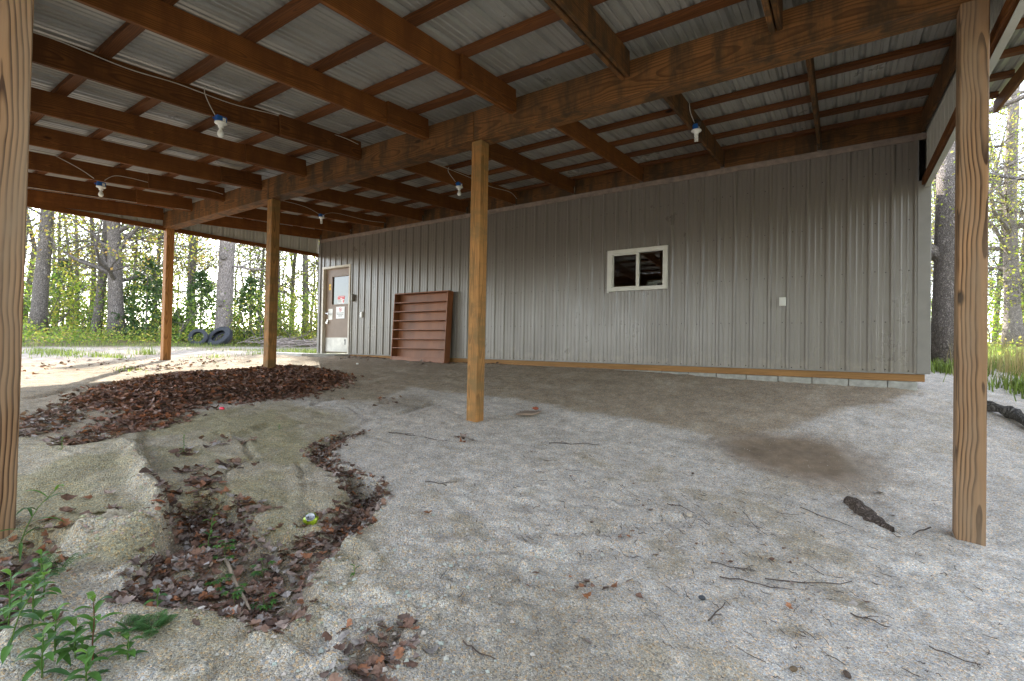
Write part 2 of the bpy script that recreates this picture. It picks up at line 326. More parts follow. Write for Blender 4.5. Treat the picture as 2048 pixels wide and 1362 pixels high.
DIRT=[(1.07,-.54),(3.6,-2.3),(5.44,-3.18),(6.25,-3.41),(6.23,-2.67),(7.31,-2.43),(7.96,-2.32),(8.66,-2.41),(9.57,-2.39),(10.1,-2.42),(10.3,-2.43),(10.55,-2.22),(10.79,-1.98),(11.04,-1.51),(11.4,-.97),(11.89,-.49),(12.1,-.15),(12.09,.12),(9.57,.2),(4.86,.2),(1.38,.2)]
BROWN=[(10.32,-2.53),(10.55,-2.25),(10.98,-2.16),(11.31,-2.19),(11.49,-2.44),(11.5,-2.74),(11.38,-2.97),(11.1,-3.02),(10.81,-3.),(10.52,-2.89)]
DARK1=[(10.14,-6.06),(10.06,-5.69),(10.21,-5.5),(10.37,-5.62),(10.48,-5.77),(10.5,-5.95),(10.37,-6.11),(10.25,-6.2)]
TAN=[(4.0,-7.6),(5.97,-6.63),(6.37,-6.17),(5.79,-5.32),(5.77,-4.43),(6.82,-4.31),(7.43,-4.68),(7.71,-5.29),(8.28,-5.41),(8.57,-5.42),(8.69,-5.6),(9.08,-5.77),(9.3,-6.0),(9.4,-6.23),(9.6,-6.63),(9.6,-6.95),(9.5,-7.6)]
SANDL=[(-1.5,-9),(5.9,-9),(6.2,-6.7),(6.4,-6.17),(5.6,-5.3),(5.7,-4.2),(6.6,-3.6),(5.9,-2.8),(4.2,-1.6),(2,-.9),(-1.5,-.4),(-4,-2)]
GUL=[(7.43,-4.66),(7.55,-4.92),(7.62,-5.11),(7.72,-5.27),(7.98,-5.35),(8.26,-5.35),(8.49,-5.38),(8.67,-5.51)]
BASIN=[(8.29,-5.37),(8.53,-5.29),(8.77,-5.52),(8.94,-5.75),(9.02,-5.97),(9.13,-6.15),(9.25,-6.3),(9.39,-6.38),(9.44,-6.48),(9.39,-6.57),(9.19,-6.63),(9.03,-6.75),(8.84,-6.92),(8.65,-6.78),(8.47,-6.65),(8.15,-6.55),(7.95,-6.36),(8.01,-6.22),(8.3,-6.18),(8.5,-6.2),(8.75,-6.12),(8.83,-5.95),(8.67,-5.69)]
WGAP=[(8.46,-6.58),(8.6,-6.43),(8.76,-6.42),(8.85,-6.5),(8.78,-6.6),(8.65,-6.68)]
PILE=[(4.64,-5.97),(3.82,-5.44),(3.23,-4.68),(3.33,-4.05),(3.29,-3.24),(3.6,-2.61),(4.94,-2.93),(5.3,-3.42),(5.58,-4.06),(5.58,-4.69),(5.35,-5.03),(5.59,-5.38),(6.16,-5.89),(6.34,-6.17),(6.17,-6.21),(5.88,-6.09),(5.79,-5.91),(5.56,-5.81),(5.11,-6.01)]
L2P=[(6.21,-6.51),(6.17,-6.28),(6.55,-6.31),(6.64,-6.41),(6.44,-6.53)]
L3P=[(5.37,-6.54),(4.85,-6.19),(5.41,-6.19),(5.93,-6.44),(6.,-6.65)]
L4P=[(9.69,-6.45),(9.77,-6.26),(9.89,-6.33),(9.93,-6.49),(9.83,-6.57)]
L5P=[(8.08,-7.05),(8.19,-6.98),(8.54,-7.12),(8.7,-7.21),(8.8,-7.5),(8.2,-7.7),(8.0,-7.3)]
RIDGE=[(7.05,-6.32),(7.57,-6.42),(7.91,-6.52),(8.29,-6.57),(8.43,-6.68),(8.42,-6.79),(8.33,-6.9),(8.42,-7.05),(8.62,-7.15),(8.85,-7.24)]
TERR=[(6.3,-6.0),(7.0,-6.22),(7.5,-6.36),(7.88,-6.47),(8.25,-6.53),(8.46,-6.66),(8.5,-6.8),(8.4,-6.95),(8.1,-7.0),(7.7,-7.3),(6,-7.6),(5,-7)]
def terrain(X,Y):
    h=base_h(X,Y)
    near=1-ss(np.hypot(X-8,Y+4),9,16)
    wx=X+.12*fbm(X*2.2,Y*2.2,4,3)+.05*fbm(X*9,Y*9,3,5); wy=Y+.12*fbm(X*2.2,Y*2.2,4,11)+.05*fbm(X*9,Y*9,3,13)
    h=h+near*(.035*fbm(X*1.3,Y*1.3,4,21)+.026*fbm(X*5,Y*5,4,31)+.016*fbm(X*16,Y*16,3,41))
    far=ss(np.hypot(X-8,Y+4),9,16); h=h+far*.12*fbm(X*.35,Y*.35,4,51)
    # lumpy clods lower-middle
    cl=ss(-np.hypot((X-9.7)/.7,(Y+6.0)/1.1),-1,-.3); cl=np.maximum(cl,ss(-np.hypot((X-8.75)/.35,(Y+7.0)/.35),-1,-.2))
    h=h+cl*.06*np.abs(fbm(X*11,Y*11,4,61))*2
    # basin and gullies with crumbling edges
    sb=sdf(wx,wy,BASIN); lf=1-ss(X,8.25,8.7); h=h-(.085+.06*lf)*ss(-sb,-.04+.02*lf,.04-.02*lf)-.02*ss(-sb,.03,.15)
    sg=sdf(wx,wy,WGAP); h=h+.05*ss(-sg,-.03,.05)
    dg=ldist(wx,wy,GUL); h=h-.05*ss(-dg,-.085,-.03)
    h=h-.03*ss(-sdf(wx,wy,L2P),-.08,.04)-.03*ss(-sdf(wx,wy,L4P),-.05,.03)-.05*ss(-sdf(wx,wy,L5P),-.06,.04)
    dr=ldist(wx,wy,RIDGE); st=sdf(wx,wy,TERR)
    h=h+.08*ss(-st,-.02,.02)*ss(-dr,-.9,-.0)+.06*ss(-dr,-.09,0.)*(.4+1.1*vnoise(X*8,Y*8,71))
    # erosion steps on the sunlit left
    for ln,dp in (([(4.2,-6.3),(3.5,-5.4),(2.9,-4.6),(2.6,-3.9)],.035),([(2.2,-5.6),(2.0,-4.6),(2.4,-3.6)],.025),([(6.3,-4.6),(6.0,-3.9),(6.5,-3.3)],.015),([(7.02,-3.01),(7.2,-3.86),(7.15,-4.25),(7.42,-4.7)],.02),([(7.0,-5.7),(6.7,-5.1),(6.9,-4.6)],.02),([(7.8,-6.1),(8.1,-5.8),(8.4,-5.9),(8.7,-5.8)],.02)):
        d=ldist(wx,wy,ln); h=h-dp*ss(-d,-.09,-.01)
    for ln,dp,wd in (([(8.05,-6.15),(7.75,-5.95),(7.55,-5.7),(7.1,-5.55),(6.75,-5.6)],.022,.035),([(8.45,-5.85),(8.1,-5.6),(7.85,-5.5)],.018,.025),([(8.9,-6.35),(8.75,-6.05),(8.6,-5.85)],.02,.03),([(9.5,-6.9),(9.35,-6.65),(9.5,-6.3),(9.75,-6.1)],.018,.03),([(6.1,-6.9),(6.6,-6.6),(7.0,-6.55)],.02,.03),([(8.25,-6.95),(8.45,-6.6),(8.6,-6.9)],.02,.03),([(9.2,-5.7),(9.5,-5.3),(9.9,-5.0),(10.2,-4.6)],.016,.05),([(9.35,-5.9),(9.7,-5.5),(10.1,-5.2)],.014,.05),([(6.9,-4.2),(6.5,-4.0),(6.2,-4.3),(5.9,-4.1)],.014,.03)):
        d=ldist(wx,wy,ln); h=h-dp*near*ss(-d,-wd,-wd*.2)+dp*.35*near*ss(-np.abs(d-wd*1.5),-wd*.8,0)
    # leaf pile mound, driveway smooth
    h=h+.03*ss(-sdf(X,Y,PILE),-.05,.5)
    # footprints / scuffs on the white gravel
    for fx,fy,fr in ((9.13,-6.05,.14),(9.46,-5.95,.12),(9.42,-5.5,.15),(9.24,-5.2,.12),(9.5,-4.9,.14),(9.8,-5.2,.13),(10.1,-4.8,.15),(9.9,-5.6,.13),(10.4,-4.4,.14),(10.0,-4.3,.12),(9.6,-6.5,.13),(9.85,-6.8,.12)):
        d=np.hypot(wx-fx,(wy-fy)*1.3); h=h-.022*ss(-d,-fr,-fr*.4)+.012*ss(-np.abs(d-fr*1.15),-.06,0)
    rp=ss(-np.hypot((X-10.5)/1.7,(Y+4.7)/1.2),-1,-.4); h=h+rp*.012*np.abs(fbm(X*22,Y*22,3,81))*2-rp*.010*ss(vnoise(X*7,Y*7,83),.62,.8)
    return h
def axis(lo,hi,dense,rest):
    a=[lo]
    while a[-1]<hi:
        x=a[-1]; st=rest[-1]
        for (p,q,s) in dense:
            if p<=x<q: st=s;break
        else:
            d=min(min(abs(x-p),abs(x-q)) for p,q,s in dense); st=min(rest[-1],rest[0]+d*.09)
        a.append(x+st)
    return np.array(a)
gx=axis(-420,420,[(-1.,5.2,.06),(5.2,12.8,.022),(12.8,14.5,.06)],[.07,30]); gy=axis(-420,420,[(-7.6,-3.2,.022),(-3.2,.3,.04)],[.05,30])
GX,GY=np.meshgrid(gx,gy)
GZ=terrain(GX,GY)
def gz(x,y): return float(terrain(np.array([[float(x)]]),np.array([[float(y)]]))[0,0])
from mathutils.bvhtree import BVHTree
def ground_colour(X,Y):
    wx=X+.25*fbm(X*1.5,Y*1.5,5,103)+.12*fbm(X*8,Y*8,4,105); wy=Y+.25*fbm(X*1.5,Y*1.5,5,111)+.12*fbm(X*8,Y*8,4,113)
    n1=fbm(X*1.1,Y*1.1,5,121); n2=fbm(X*4.5,Y*4.5,5,131); n3=fbm(X*17,Y*17,4,141)
    C_=np.empty(X.shape+(3,)); C_[:]=(.56,.52,.475)
    def blend(c,m):
        nonlocal C_
        m=np.clip(m,0,1)[...,None]; C_=C_*(1-m)+np.array(c)*m
    blend((.37,.325,.255),ss(n1+.6*n2,.02,.25)*.5)
    blend((.335,.285,.215),ss(-sdf(wx,wy,SANDL),-.15,.25))
    blend((.40,.355,.265),ss(-sdf(wx,wy,TAN),-.14,.14)*.92)
    blend((.29,.265,.155),ss(-sdf(wx,wy,TAN),-.05,.2)*ss(n1+.6*n2,.0,.20)*.75); blend((.34,.26,.18),ss(-sdf(wx,wy,TAN),-.05,.2)*ss(n2-n1*.6,.06,.24)*.6)
    blend((.46,.43,.38),ss(-sdf(wx,wy,TAN),-.05,.2)*ss(-n1+.7*n2,.03,.22)*.6)
    blend((.36,.295,.22),ss(-sdf(wx,wy,DIRT),-.09,.09)*.92)
    blend((.42,.37,.30),ss(-sdf(wx,wy,DIRT),-.1,.1)*ss(n2,.04,.2)*.5); blend((.22,.17,.12),ss(-sdf(wx,wy,DIRT),-.1,.1)*ss(n3+.4*n1,.06,.25)*.5)
    blend((.175,.115,.07),ss(-sdf(wx,wy,BROWN),-.22,.16)*.9)
    blend((.25,.19,.13),ss(-sdf(wx,wy,BROWN),-.42,.0)*.45)
    blend((.12,.095,.07),ss(-sdf(wx,wy,DARK1),-.25,.1)*(.35+1.6*np.clip(n3+n2,0,1)))
    blend((.28,.235,.175),ss(-np.hypot((X-6.8),(Y+3.4)*.8),-.55,-.1)*.6)
    blend((.16,.13,.10),ss(-np.hypot((X-10.3)/.9,(Y+4.6)/.8),-1,-.2)*ss(n3+.5*n2,.05,.3)*.6)
    blend((.36,.315,.24),ss(n2+.5*n1-.02,.05,.22)*ss(X,8,9)*ss(-Y,3.0,4.2)*.6); blend((.64,.61,.57),ss(-n1+.8*n3,.08,.28)*ss(X,8,9)*ss(sdf(wx,wy,DIRT),0,.2)*ss(sdf(wx,wy,BROWN),0,.3)*.6)
    blend((.33,.29,.22),ss(-np.hypot((X-10.2)/1.2,(Y+6.2)/1.3),-1,-.3)*.55)
    # wood chips and orange stains on the sunlit left
    blend((.42,.20,.07),ss(-np.hypot((X-1.0)/2.2,(Y+5.2)/1.6),-1,-.2)*ss(n2+.3*n3,.10,.28)*.7)
    blend((.13,.09,.065),ss(-np.hypot((X-.3)/2.6,(Y+4.2)/2.),-1,-.2)*ss(n3*.8+n2*.5,.1,.25)*.8)
    # driveway and verge
    dw=ss(-X,.8,2.2)*ss(X,-9.5,-8.3); blend((.34,.305,.27),dw*.85); blend((.42,.31,.24),dw*ss(n1+.5*n2,.03,.2)*.6); 
    wood_=np.maximum(ss(-X,8.6,9.8),0); blend((.17,.13,.08),wood_); blend((.12,.15,.05),wood_*ss(n2,-.1,.15)*.8)
    rs=ss(X-.25*np.clip(Y,-9,3)-13.55,-.1,.25)*ss(Y,-6,-2); blend((.15,.13,.08),rs*.9); blend((.10,.15,.04),rs*ss(n2+.3*n1,-.12,.12)*.8)
    bk=ss(Y,4,7); blend((.13,.14,.06),bk)
    fr=ss(-Y,8.2,9.2)*ss(Y,-26,-22)*ss(X,-4,2); blend((.50,.47,.42),fr*.9)  # unseen ground behind the camera, made pale to bounce light under the roof
    blend((.50,.455,.375),ss(-ldist(wx,wy,RIDGE),-.16,-.02)*.7); blend((.56,.52,.46),ss(-np.hypot((X-9.5)/.4,(Y+6.3)/.75),-1,-.3)*ss(n3+.5*n2,-.05,.2)*.7)
    sb=ss(-sdf(X,Y,BASIN),-.02,.05)*(1-ss(-sdf(X,Y,WGAP),-.04,.03)); blend((.27,.22,.165),sb*.7); blend((.15,.115,.09),sb*ss(n2+n3,.0,.2)*.6)
    blend((.22,.175,.13),ss(-ldist(X,Y,GUL),-.06,-.01)*.7)
    blend((.14,.10,.075),ss(-sdf(X,Y,PILE),-.04,.1)*.9)
    for q in (L2P,L3P,L4P,L5P): blend((.15,.11,.08),ss(-sdf(X,Y,q),-.04,.04)*.75)
    C_=C_*(1+.34*n2+.42*n3)[...,None]
    return np.clip(C_,.01,.9)
GC=ground_colour(GX,GY)
ny,nx=GX.shape
me=bpy.data.meshes.new('ground'); me.vertices.add(nx*ny); me.vertices.foreach_set('co',np.stack([GX,GY,GZ],-1).astype(np.float32).ravel())
ii=np.arange(nx*ny).reshape(ny,nx); q=np.stack([ii[:-1,:-1],ii[:-1,1:],ii[1:,1:],ii[1:,:-1]],-1).reshape(-1,4)
me.loops.add(q.size); me.loops.foreach_set('vertex_index',q.ravel().astype(np.int32)); me.polygons.add(len(q)); me.polygons.foreach_set('loop_start',(np.arange(len(q))*4).astype(np.int32)); me.polygons.foreach_set('loop_total',np.full(len(q),4,np.int32))
me.polygons.foreach_set('use_smooth',np.ones(len(q),bool)); me.update(calc_edges=True)
ca=me.color_attributes.new('col','FLOAT_COLOR','POINT'); ca.data.foreach_set('color',np.concatenate([GC,np.ones((ny,nx,1))],-1).astype(np.float32).ravel())
ga=me.attributes.new('grain','FLOAT','POINT'); gg=np.clip(1-.8*ss(-sdf(GX,GY,BROWN),-.2,.2)-.5*ss(-GX,-.5,3),.12,1); ga.data.foreach_set('value',gg.astype(np.float32).ravel())
me.materials.append(M_ground); gob=bpy.data.objects.new('ground',me); COL.objects.link(gob); tag(gob,kind='structure')
# fast ground height lookup on the grid
def gh(x,y):
    i=int(np.clip(np.searchsorted(gx,x)-1,0,nx-2)); j=int(np.clip(np.searchsorted(gy,y)-1,0,ny-2))
    u=(x-gx[i])/(gx[i+1]-gx[i]);v=(y-gy[j])/(gy[j+1]-gy[j])
    return float((GZ[j,i]*(1-u)+GZ[j,i+1]*u)*(1-v)+(GZ[j+1,i]*(1-u)+GZ[j+1,i+1]*u)*v)

# ------------------------------------------------------------------ metal building
BL=12.2
bld=empty('metal_building',(0,0,0),'taupe ribbed steel building with white slider window and tan door at its far end','building')
RIB0=5.608+.065; PITCHX=.2286
def ribprof(x0,x1,rib0,hr=.024,minor=.005):
    """profile points (x,height) between x0 and x1"""
    pts=[(x0,0.)]; k=math.floor((x0-rib0)/PITCHX)-1
    while rib0+k*PITCHX<x1+.2:
        c=rib0+k*PITCHX
        for dx,h in ((-.031,0),(-.012,hr),(.012,hr),(.031,0),(.068,0),(.076,minor),(.088,minor),(.096,0),(.132,0),(.140,minor),(.152,minor),(.160,0)):
            x=c+dx
            if x0+.001<x<x1-.001: pts.append((x,h))
        k+=1
    pts.append((x1,0.)); return pts
def siding(mb,x0,x1,z0,z1,y=0.,out=-1,rib0=RIB0,nz=1):
    pr=ribprof(x0,x1,rib0); n=len(pr); vs=[];fs=[]
    for j in range(nz+1):
        z=z0+(z1-z0)*j/nz
        vs+=[(x,y+out*h,z) for x,h in pr]
    for j in range(nz):
        for i in range(n-1): a=j*n+i; fs.append((a,a+1,a+n+1,a+n) if out<0 else (a+1,a,a+n,a+n+1))
    mb.add(vs,fs)
WX0,WX1,WZ0,WZ1=8.055,9.035,1.197,1.876
DX0,DX1,DZ=.148,1.276,2.223
wall=MB()
siding(wall,.0,DX0,0,2.885); siding(wall,DX0,DX1,DZ,2.885); siding(wall,DX1,WX0,0,2.885)
siding(wall,WX0,WX1,0,WZ0); siding(wall,WX0,WX1,WZ1,2.885); siding(wall,WX1,12.1,0,2.885)
for k in range(-25,30):
    x=5.608+k*PITCHX
    for zi,z in enumerate((.028,.638,1.268,1.897,2.52)):
        xs=[x]+([x+.118] if k%4==2 else [])
        for xx in xs:
            if xx<.05 or xx>12.07 or (DX0-.02<xx<DX1+.02 and z<DZ) or (WX0-.02<xx<WX1+.02 and WZ0-.02<z<WZ1+.02): continue
            dz=rnd.uniform(-.008,.008); b=len(wall.v)
            vs=[(xx,-.0095,z+dz)]+[(xx+.008*math.cos(a*math.pi/3),-.0015 if abs(xx-x)<.01 else -.021,z+dz+.008*math.sin(a*math.pi/3)) for a in range(6)]
            if xx!=x: vs[0]=(xx,-.026,z+dz)
            wall.add(vs,[(0,1+(a+1)%6,1+a) for a in range(6)],None,1)
wo=wall.build('wall',[M_wall,M_screw],bld)
# other sides of the building
side=MB(); 
for sx,out in ((0.0,-1),(BL,1)):
    pr=ribprof(-8.5,-.0,-.1)
    vs=[(sx+out*h,-x,z) for z in (0,3.3) for x,h in pr]; n=len(pr)
    side.add(vs,[(i,i+1,i+n+1,i+n) if out>0 else (i+1,i,i+n,i+n+1) for i in range(n-1)])
side.add([(0,8.5,0),(BL,8.5,0),(BL,8.5,3.3),(0,8.5,3.3)],[(0,1,2,3)]); side.build('side_wall',M_wall,bld)
rf=MB(); rf.add([(-.4,-.02,3.24),(BL+.4,-.02,3.24),(BL+.4,4.25,4.5),(-.4,4.25,4.5),(-.4,8.8,3.24),(BL+.4,8.8,3.24),(-.4,-.02,3.29),(BL+.4,-.02,3.29),(BL+.4,4.25,4.55),(-.4,4.25,4.55),(-.4,8.8,3.29),(BL+.4,8.8,3.29)],
  [(0,1,2,3),(3,2,5,4),(6,9,8,7),(9,10,11,8),(0,6,7,1),(4,5,11,10),(0,3,9,6),(3,4,10,9),(1,7,8,2),(2,8,11,5)]); rf.build('roof',M_gable,bld)
for xg in (0,BL): gb=MB(); gb.add([(xg,0,3.24),(xg,8.5,3.24),(xg,4.25,4.45)],[(0,2,1)]); gb.build('gable',M_wall,bld)
tr=MB(); tr.box((12.085,-.034,-.006),(12.215,-.004,2.36)); tr.box((12.185,-.004,-.006),(12.215,.11,2.36)); tr.build('corner_trim',M_trim,bld,bevel=.004)
tr=MB(); tr.box((-.025,-.026,-.006),(.06,-.002,2.9)); tr.box((-.025,-.002,-.006),(-.003,.12,2.9)); tr.build('corner_trim',M_trim,bld,bevel=.004)
tr=MB(); tr.box((DX1,-.024,-.012),(12.17,-.002,.004)); tr.build('base_flashing',M_trim,bld)
tr=MB(); tr.box((0,-.03,2.872),(12.17,-.002,2.94)); tr.box((0,-.045,2.925),(12.17,-.03,2.945)); tr.build('top_trim',plain('dusty eave trim',(.22,.17,.14),.7,0,.3,12.),bld)
beam('sill_board',(DX1,.014,-.058),(12.165,.014,-.058),.038,.09,M_sill,bld)
fb=MB(); x=DX1
i=0
while x<12.1:
    x2=min(x+.405,12.1); fb.box((x+.004,.002+rnd.uniform(-.004,.004),-.45),(x2-.004,.20,-.105+rnd.uniform(-.003,0))); x=x2
fb.build('foundation_block',M_block,bld,bevel=.006)
# door
door=empty('door',(0,0,0),None,None); door.parent=bld; door['label']='tan steel door with square glass pane'
for k in ('category',): 
    if k in door: del door[k]
fr=MB(); fw_=.055
fr.box((DX0,-.03,-.01),(DX0+fw_,.10,DZ)); fr.box((DX1-fw_,-.03,-.01),(DX1,.10,DZ)); fr.box((DX0+fw_,-.03,DZ-fw_),(DX1-fw_,.10,DZ)); fr.build('door_frame',M_frame,door,bevel=.003)
DXa,DXb=DX0+fw_,DX1-fw_
dl=MB(); gx0,gx1,gz0,gz1=.46,1.13,1.25,1.96
dl.box((DXa+.004,.06,.02),(gx0,.10,DZ-fw_-.005)); dl.box((gx1,.06,.02),(DXb-.004,.10,DZ-fw_-.005)); dl.box((gx0,.06,.02),(gx1,.10,gz0)); dl.box((gx0,.06,gz1),(gx1,.10,DZ-fw_-.005)); dl.build('door_leaf',M_door,door)
g=MB(); g.box((gx0,.085,gz0),(gx1,.092,gz1)); g.build('pane',M_dglass,door)
g=MB(); b=.03
for a,c in (((gx0-b,.052,gz0-b),(gx1+b,.062,gz0)),((gx0-b,.052,gz1),(gx1+b,.062,gz1+b)),((gx0-b,.052,gz0),(gx0,.062,gz1)),((gx1,.052,gz0),(gx1+b,.062,gz1))): g.box(a,c)
g.build('pane_frame',M_door,door,bevel=.003)
g=MB(); g.box((DXa+.03,.050,.045),(DXb-.03,.059,.40)); g.build('kick_plate',M_kick,door)
g=MB(); g.box((.33,.052,.86),(.50,.0595,1.14)); g.build('latch_plate',M_kick,door)
g=MB(); g.tube([(.30,.058,1.02),(.30,-.01,1.02)],[.016,.014],10); g.tube([(.30,-.01,1.02),(.42,-.015,1.015)],[.013,.010],8); g.tube([(.30,.062,1.02),(.30,.048,1.02)],[.034,.034],14); g.build('handle',M_steel,door,smooth=False)
g=MB(); g.tube([(.305,.060,.84),(.305,.035,.84)],[.032,.030],14); g.box((.285,.01,.76),(.345,.058,.81)); g.build('lock',M_steel,door)
g=MB(); g.box((1.02,.044,.22),(1.045,.05,.34),0); g.tube([(1.03,.04,.34),(1.03,.05,.34)],[.02,.02],8); g.build('door_stop',M_ink,door)
def plate(name,x0,x1,z0,z1,y,mat,parent): g=MB(); g.box((x0,y-.002,z0),(x1,y,z1)); return g.build(name,mat,parent)
s1=plate('warning_sticker',.66,.93,1.27,1.46,.0845,M_signw,door); s1['label']='red and white warning sticker on the door glass'
g=MB(); g.box((.66,.0805,1.375),(.93,.0822,1.46),0)
for x in np.arange(.68,.91,.024): g.box((x,.0795,1.43),(x+.016,.0803,1.447),1)
g.box((.76,.0795,1.388),(.845,.0803,1.412),1)
for z in (1.30,1.325,1.35): g.box((.675,.0805,z),(.81,.0822,z+.009),2)
g.add([(.885+.028*math.cos(a*math.pi/3),.0800,1.322+.042*math.sin(a*math.pi/3)) for a in range(6)],[(5,4,3,2,1,0)],None,0)
o=g.build('sticker_print',[M_red,M_signw,M_ink],door)
s2=plate('notice_sign',.645,.985,.885,1.185,.0515,M_signw,door); s2['label']='white notice with a red crossed circle on the door'
g=MB()
cx_,cz_=.815,1.11
vs=[];fs=[]
for k in range(24):
    a=2*math.pi*k/24; vs+=[(cx_+.052*math.cos(a),.0475,cz_+.052*math.sin(a)),(cx_+.041*math.cos(a),.0475,cz_+.041*math.sin(a))]
for k in range(24): a=2*k;b2=(2*k+2)%48; fs.append((a,a+1,b2+1,b2))
g.add(vs,fs,None,0); g.add([(cx_-.034,.0472,cz_+.026),(cx_-.028,.0472,cz_+.034),(cx_+.034,.0472,cz_-.026),(cx_+.028,.0472,cz_-.034)],[(0,1,2,3)],None,0)
g.add([(cx_-.02,.0474,cz_-.02),(cx_+.022,.0474,cz_-.012),(cx_+.012,.0474,cz_+.018),(cx_-.006,.0474,cz_+.008)],[(0,1,2,3)],None,1)
g.build('sign_symbol',[M_red,M_ink],door); g=MB()
for z,x0,x1 in ((1.018,.665,.965),(.98,.68,.95),(.942,.735,.895)):
    x=x0
    while x<x1-.01: l=rnd.uniform(.018,.05); g.box((x,.0472,z),(min(x+l,x1),.0482,z+.014),1); x+=l+.008
g.build('sign_print',[M_red,M_ink],door)
s3=plate('yellow_sticker',.325,.40,1.63,1.78,.0585,M_yel,door); plate('sticker_print',.345,.39,1.70,1.725,.0555,M_ink,door)
# window
win=empty('window',(0,0,0),None,None); win.parent=bld
g=MB(); y0,y1=-.038,.03; t=.062
g.box((WX0,y0,WZ0),(WX1,y1,WZ0+t)); g.box((WX0,y0,WZ1-t),(WX1,y1,WZ1)); g.box((WX0,y0,WZ0+t),(WX0+t,y1,WZ1-t)); g.box((WX1-t,y0,WZ0+t),(WX1,y1,WZ1-t)); g.box((8.535,y0+.004,WZ0+t),(8.585,y1,WZ1-t))
g.box((WX0-.018,-.022,WZ0-.025),(WX1+.018,-.012,WZ1+.018))  # flange behind (cut by frame)
g2=MB(); g2.v=g.v[:-8]; g2.f=g.f[:-6]; g2.m=g.m[:-6]; g2.c=g.c[:-8]
for a,c in (((WX0-.022,-.028,WZ1),(WX1+.012,-.001,WZ1+.014)),((WX0-.022,-.028,WZ0-.02),(WX0,-.001,WZ1)),((WX1,-.028,WZ0),(WX1+.012,-.001,WZ1))): g2.box(a,c)
g2.build('frame',M_white,win,bevel=.003)
g=MB(); g.box((WX0+t,-.005,WZ0+t),(WX0+t+.022,.02,WZ1-t)); g.box((WX0+t+.022,-.005,WZ0+t),(8.535,.02,WZ0+t+.016)); g.box((WX0+t+.022,-.005,WZ1-t-.016),(8.535,.02,WZ1-t)); g.build('sash',M_white,win)
g=MB(); g.box((WX0+t+.022,.006,WZ0+t+.016),(8.535,.010,WZ1-t-.016)); g.build('pane',M_glass,win)
g=MB(); g.box((8.585,-.004,WZ0+t),(WX1-t,.0,WZ1-t)); g.build('pane',M_glass,win)
# room behind the window
g=MB(); xa,xb,ya,yb,za,zb=6.5,11.,.06,3.2,-.0,2.8
g.add([(xa,ya,za),(xb,ya,za),(xb,yb,za),(xa,yb,za),(xa,ya,zb),(xb,ya,zb),(xb,yb,zb),(xa,yb,zb)],[(0,1,2,3),(4,7,6,5),(2,6,7,3),(1,5,6,2),(0,3,7,4)]); 
g.add([(xa,ya,za),(WX0+.03,ya,za),(WX0+.03,ya,zb),(xa,ya,zb)],[(0,1,2,3)]); g.add([(WX1-.03,ya,za),(xb,ya,za),(xb,ya,zb),(WX1-.03,ya,zb)],[(0,1,2,3)]); g.add([(WX0+.03,ya,za),(WX1-.03,ya,za),(WX1-.03,ya,WZ0+.03),(WX0+.03,ya,WZ0+.03)],[(0,1,2,3)]); g.add([(WX0+.03,ya,WZ1-.03),(WX1-.03,ya,WZ1-.03),(WX1-.03,ya,zb),(WX0+.03,ya,zb)],[(0,1,2,3)])
g.build('inner_room',M_dark,bld)
ap=empty('desk_machine',(8.8,.32,1.19),'white desktop machine with dark display seen through the right window pane','machine')
g=MB(); g.box((-.17,-.12,0),(.30,.14,.19)); g.build('case',M_white,ap,bevel=.03)
g=MB(); g.box((.02,-.128,.07),(.15,-.118,.13)); g.build('display',M_ink,ap)
g=MB(); g.box((8.2,.1,1.15),(9.6,.75,1.188)); g.box((8.25,.15,0),(8.3,.2,1.15)); g.box((9.5,.15,0),(9.55,.2,1.15)); g.box((8.25,.65,0),(8.3,.7,1.15)); g.box((9.5,.65,0),(9.55,.7,1.15)); tag(g.build('indoor_bench',M_dark),'dark bench inside the room just below the window','bench')
# boxes on the wall
def wallbox(name,x0,x1,z0,z1,d,mat,label,cat,cover=None):
    e=empty(name,((x0+x1)/2,0,z0),label,cat)
    g=MB(); g.box((x0,-d,z0),(x1,-.0005,z1)); g.build('housing',mat,e,bevel=.004).location=-e.location
    g=MB(); g.box((x0+.006,-d-.006,z0+.012),(x1-.006,-d+.001,z1-.012)); 
    g.tube([((x0+x1)/2,-d-.004,z0+.01),((x0+x1)/2,-d-.010,z0+.01)],[.006,.006],8)
    g.build('cover',cover or mat,e,bevel=.003).location=-e.location
    return e
wallbox('outlet_box',10.60,10.683,.872,.992,.045,M_white,'pale weatherproof outlet box right of the window on the wall','outlet box')
wallbox('light_switch',1.70,1.775,.885,1.02,.05,M_signw,'small white switch box right of the door below the tan box','switch')
wallbox('sensor_box',1.385,1.45,1.29,1.46,.09,M_trim,'narrow taupe box standing off the wall beside the door top pane','sensor box')
# door slab
g=MB()
z=-.012
pl=[(-1.15,-.02),(1.30,-.02),(1.28,-.42),(.75,-.95),(-.75,-.75),(-1.1,-.5)]
n=len(pl); g.add([(x,y,z) for x,y in pl]+[(x,y,z-.13) for x,y in pl],[tuple(range(n))]+[((i+1)%n,i,i+n,(i+1)%n+n) for i in range(n)])
tag(g.build('door_step',M_conc),'cracked pale concrete slab in front of the tan door','doorstep')

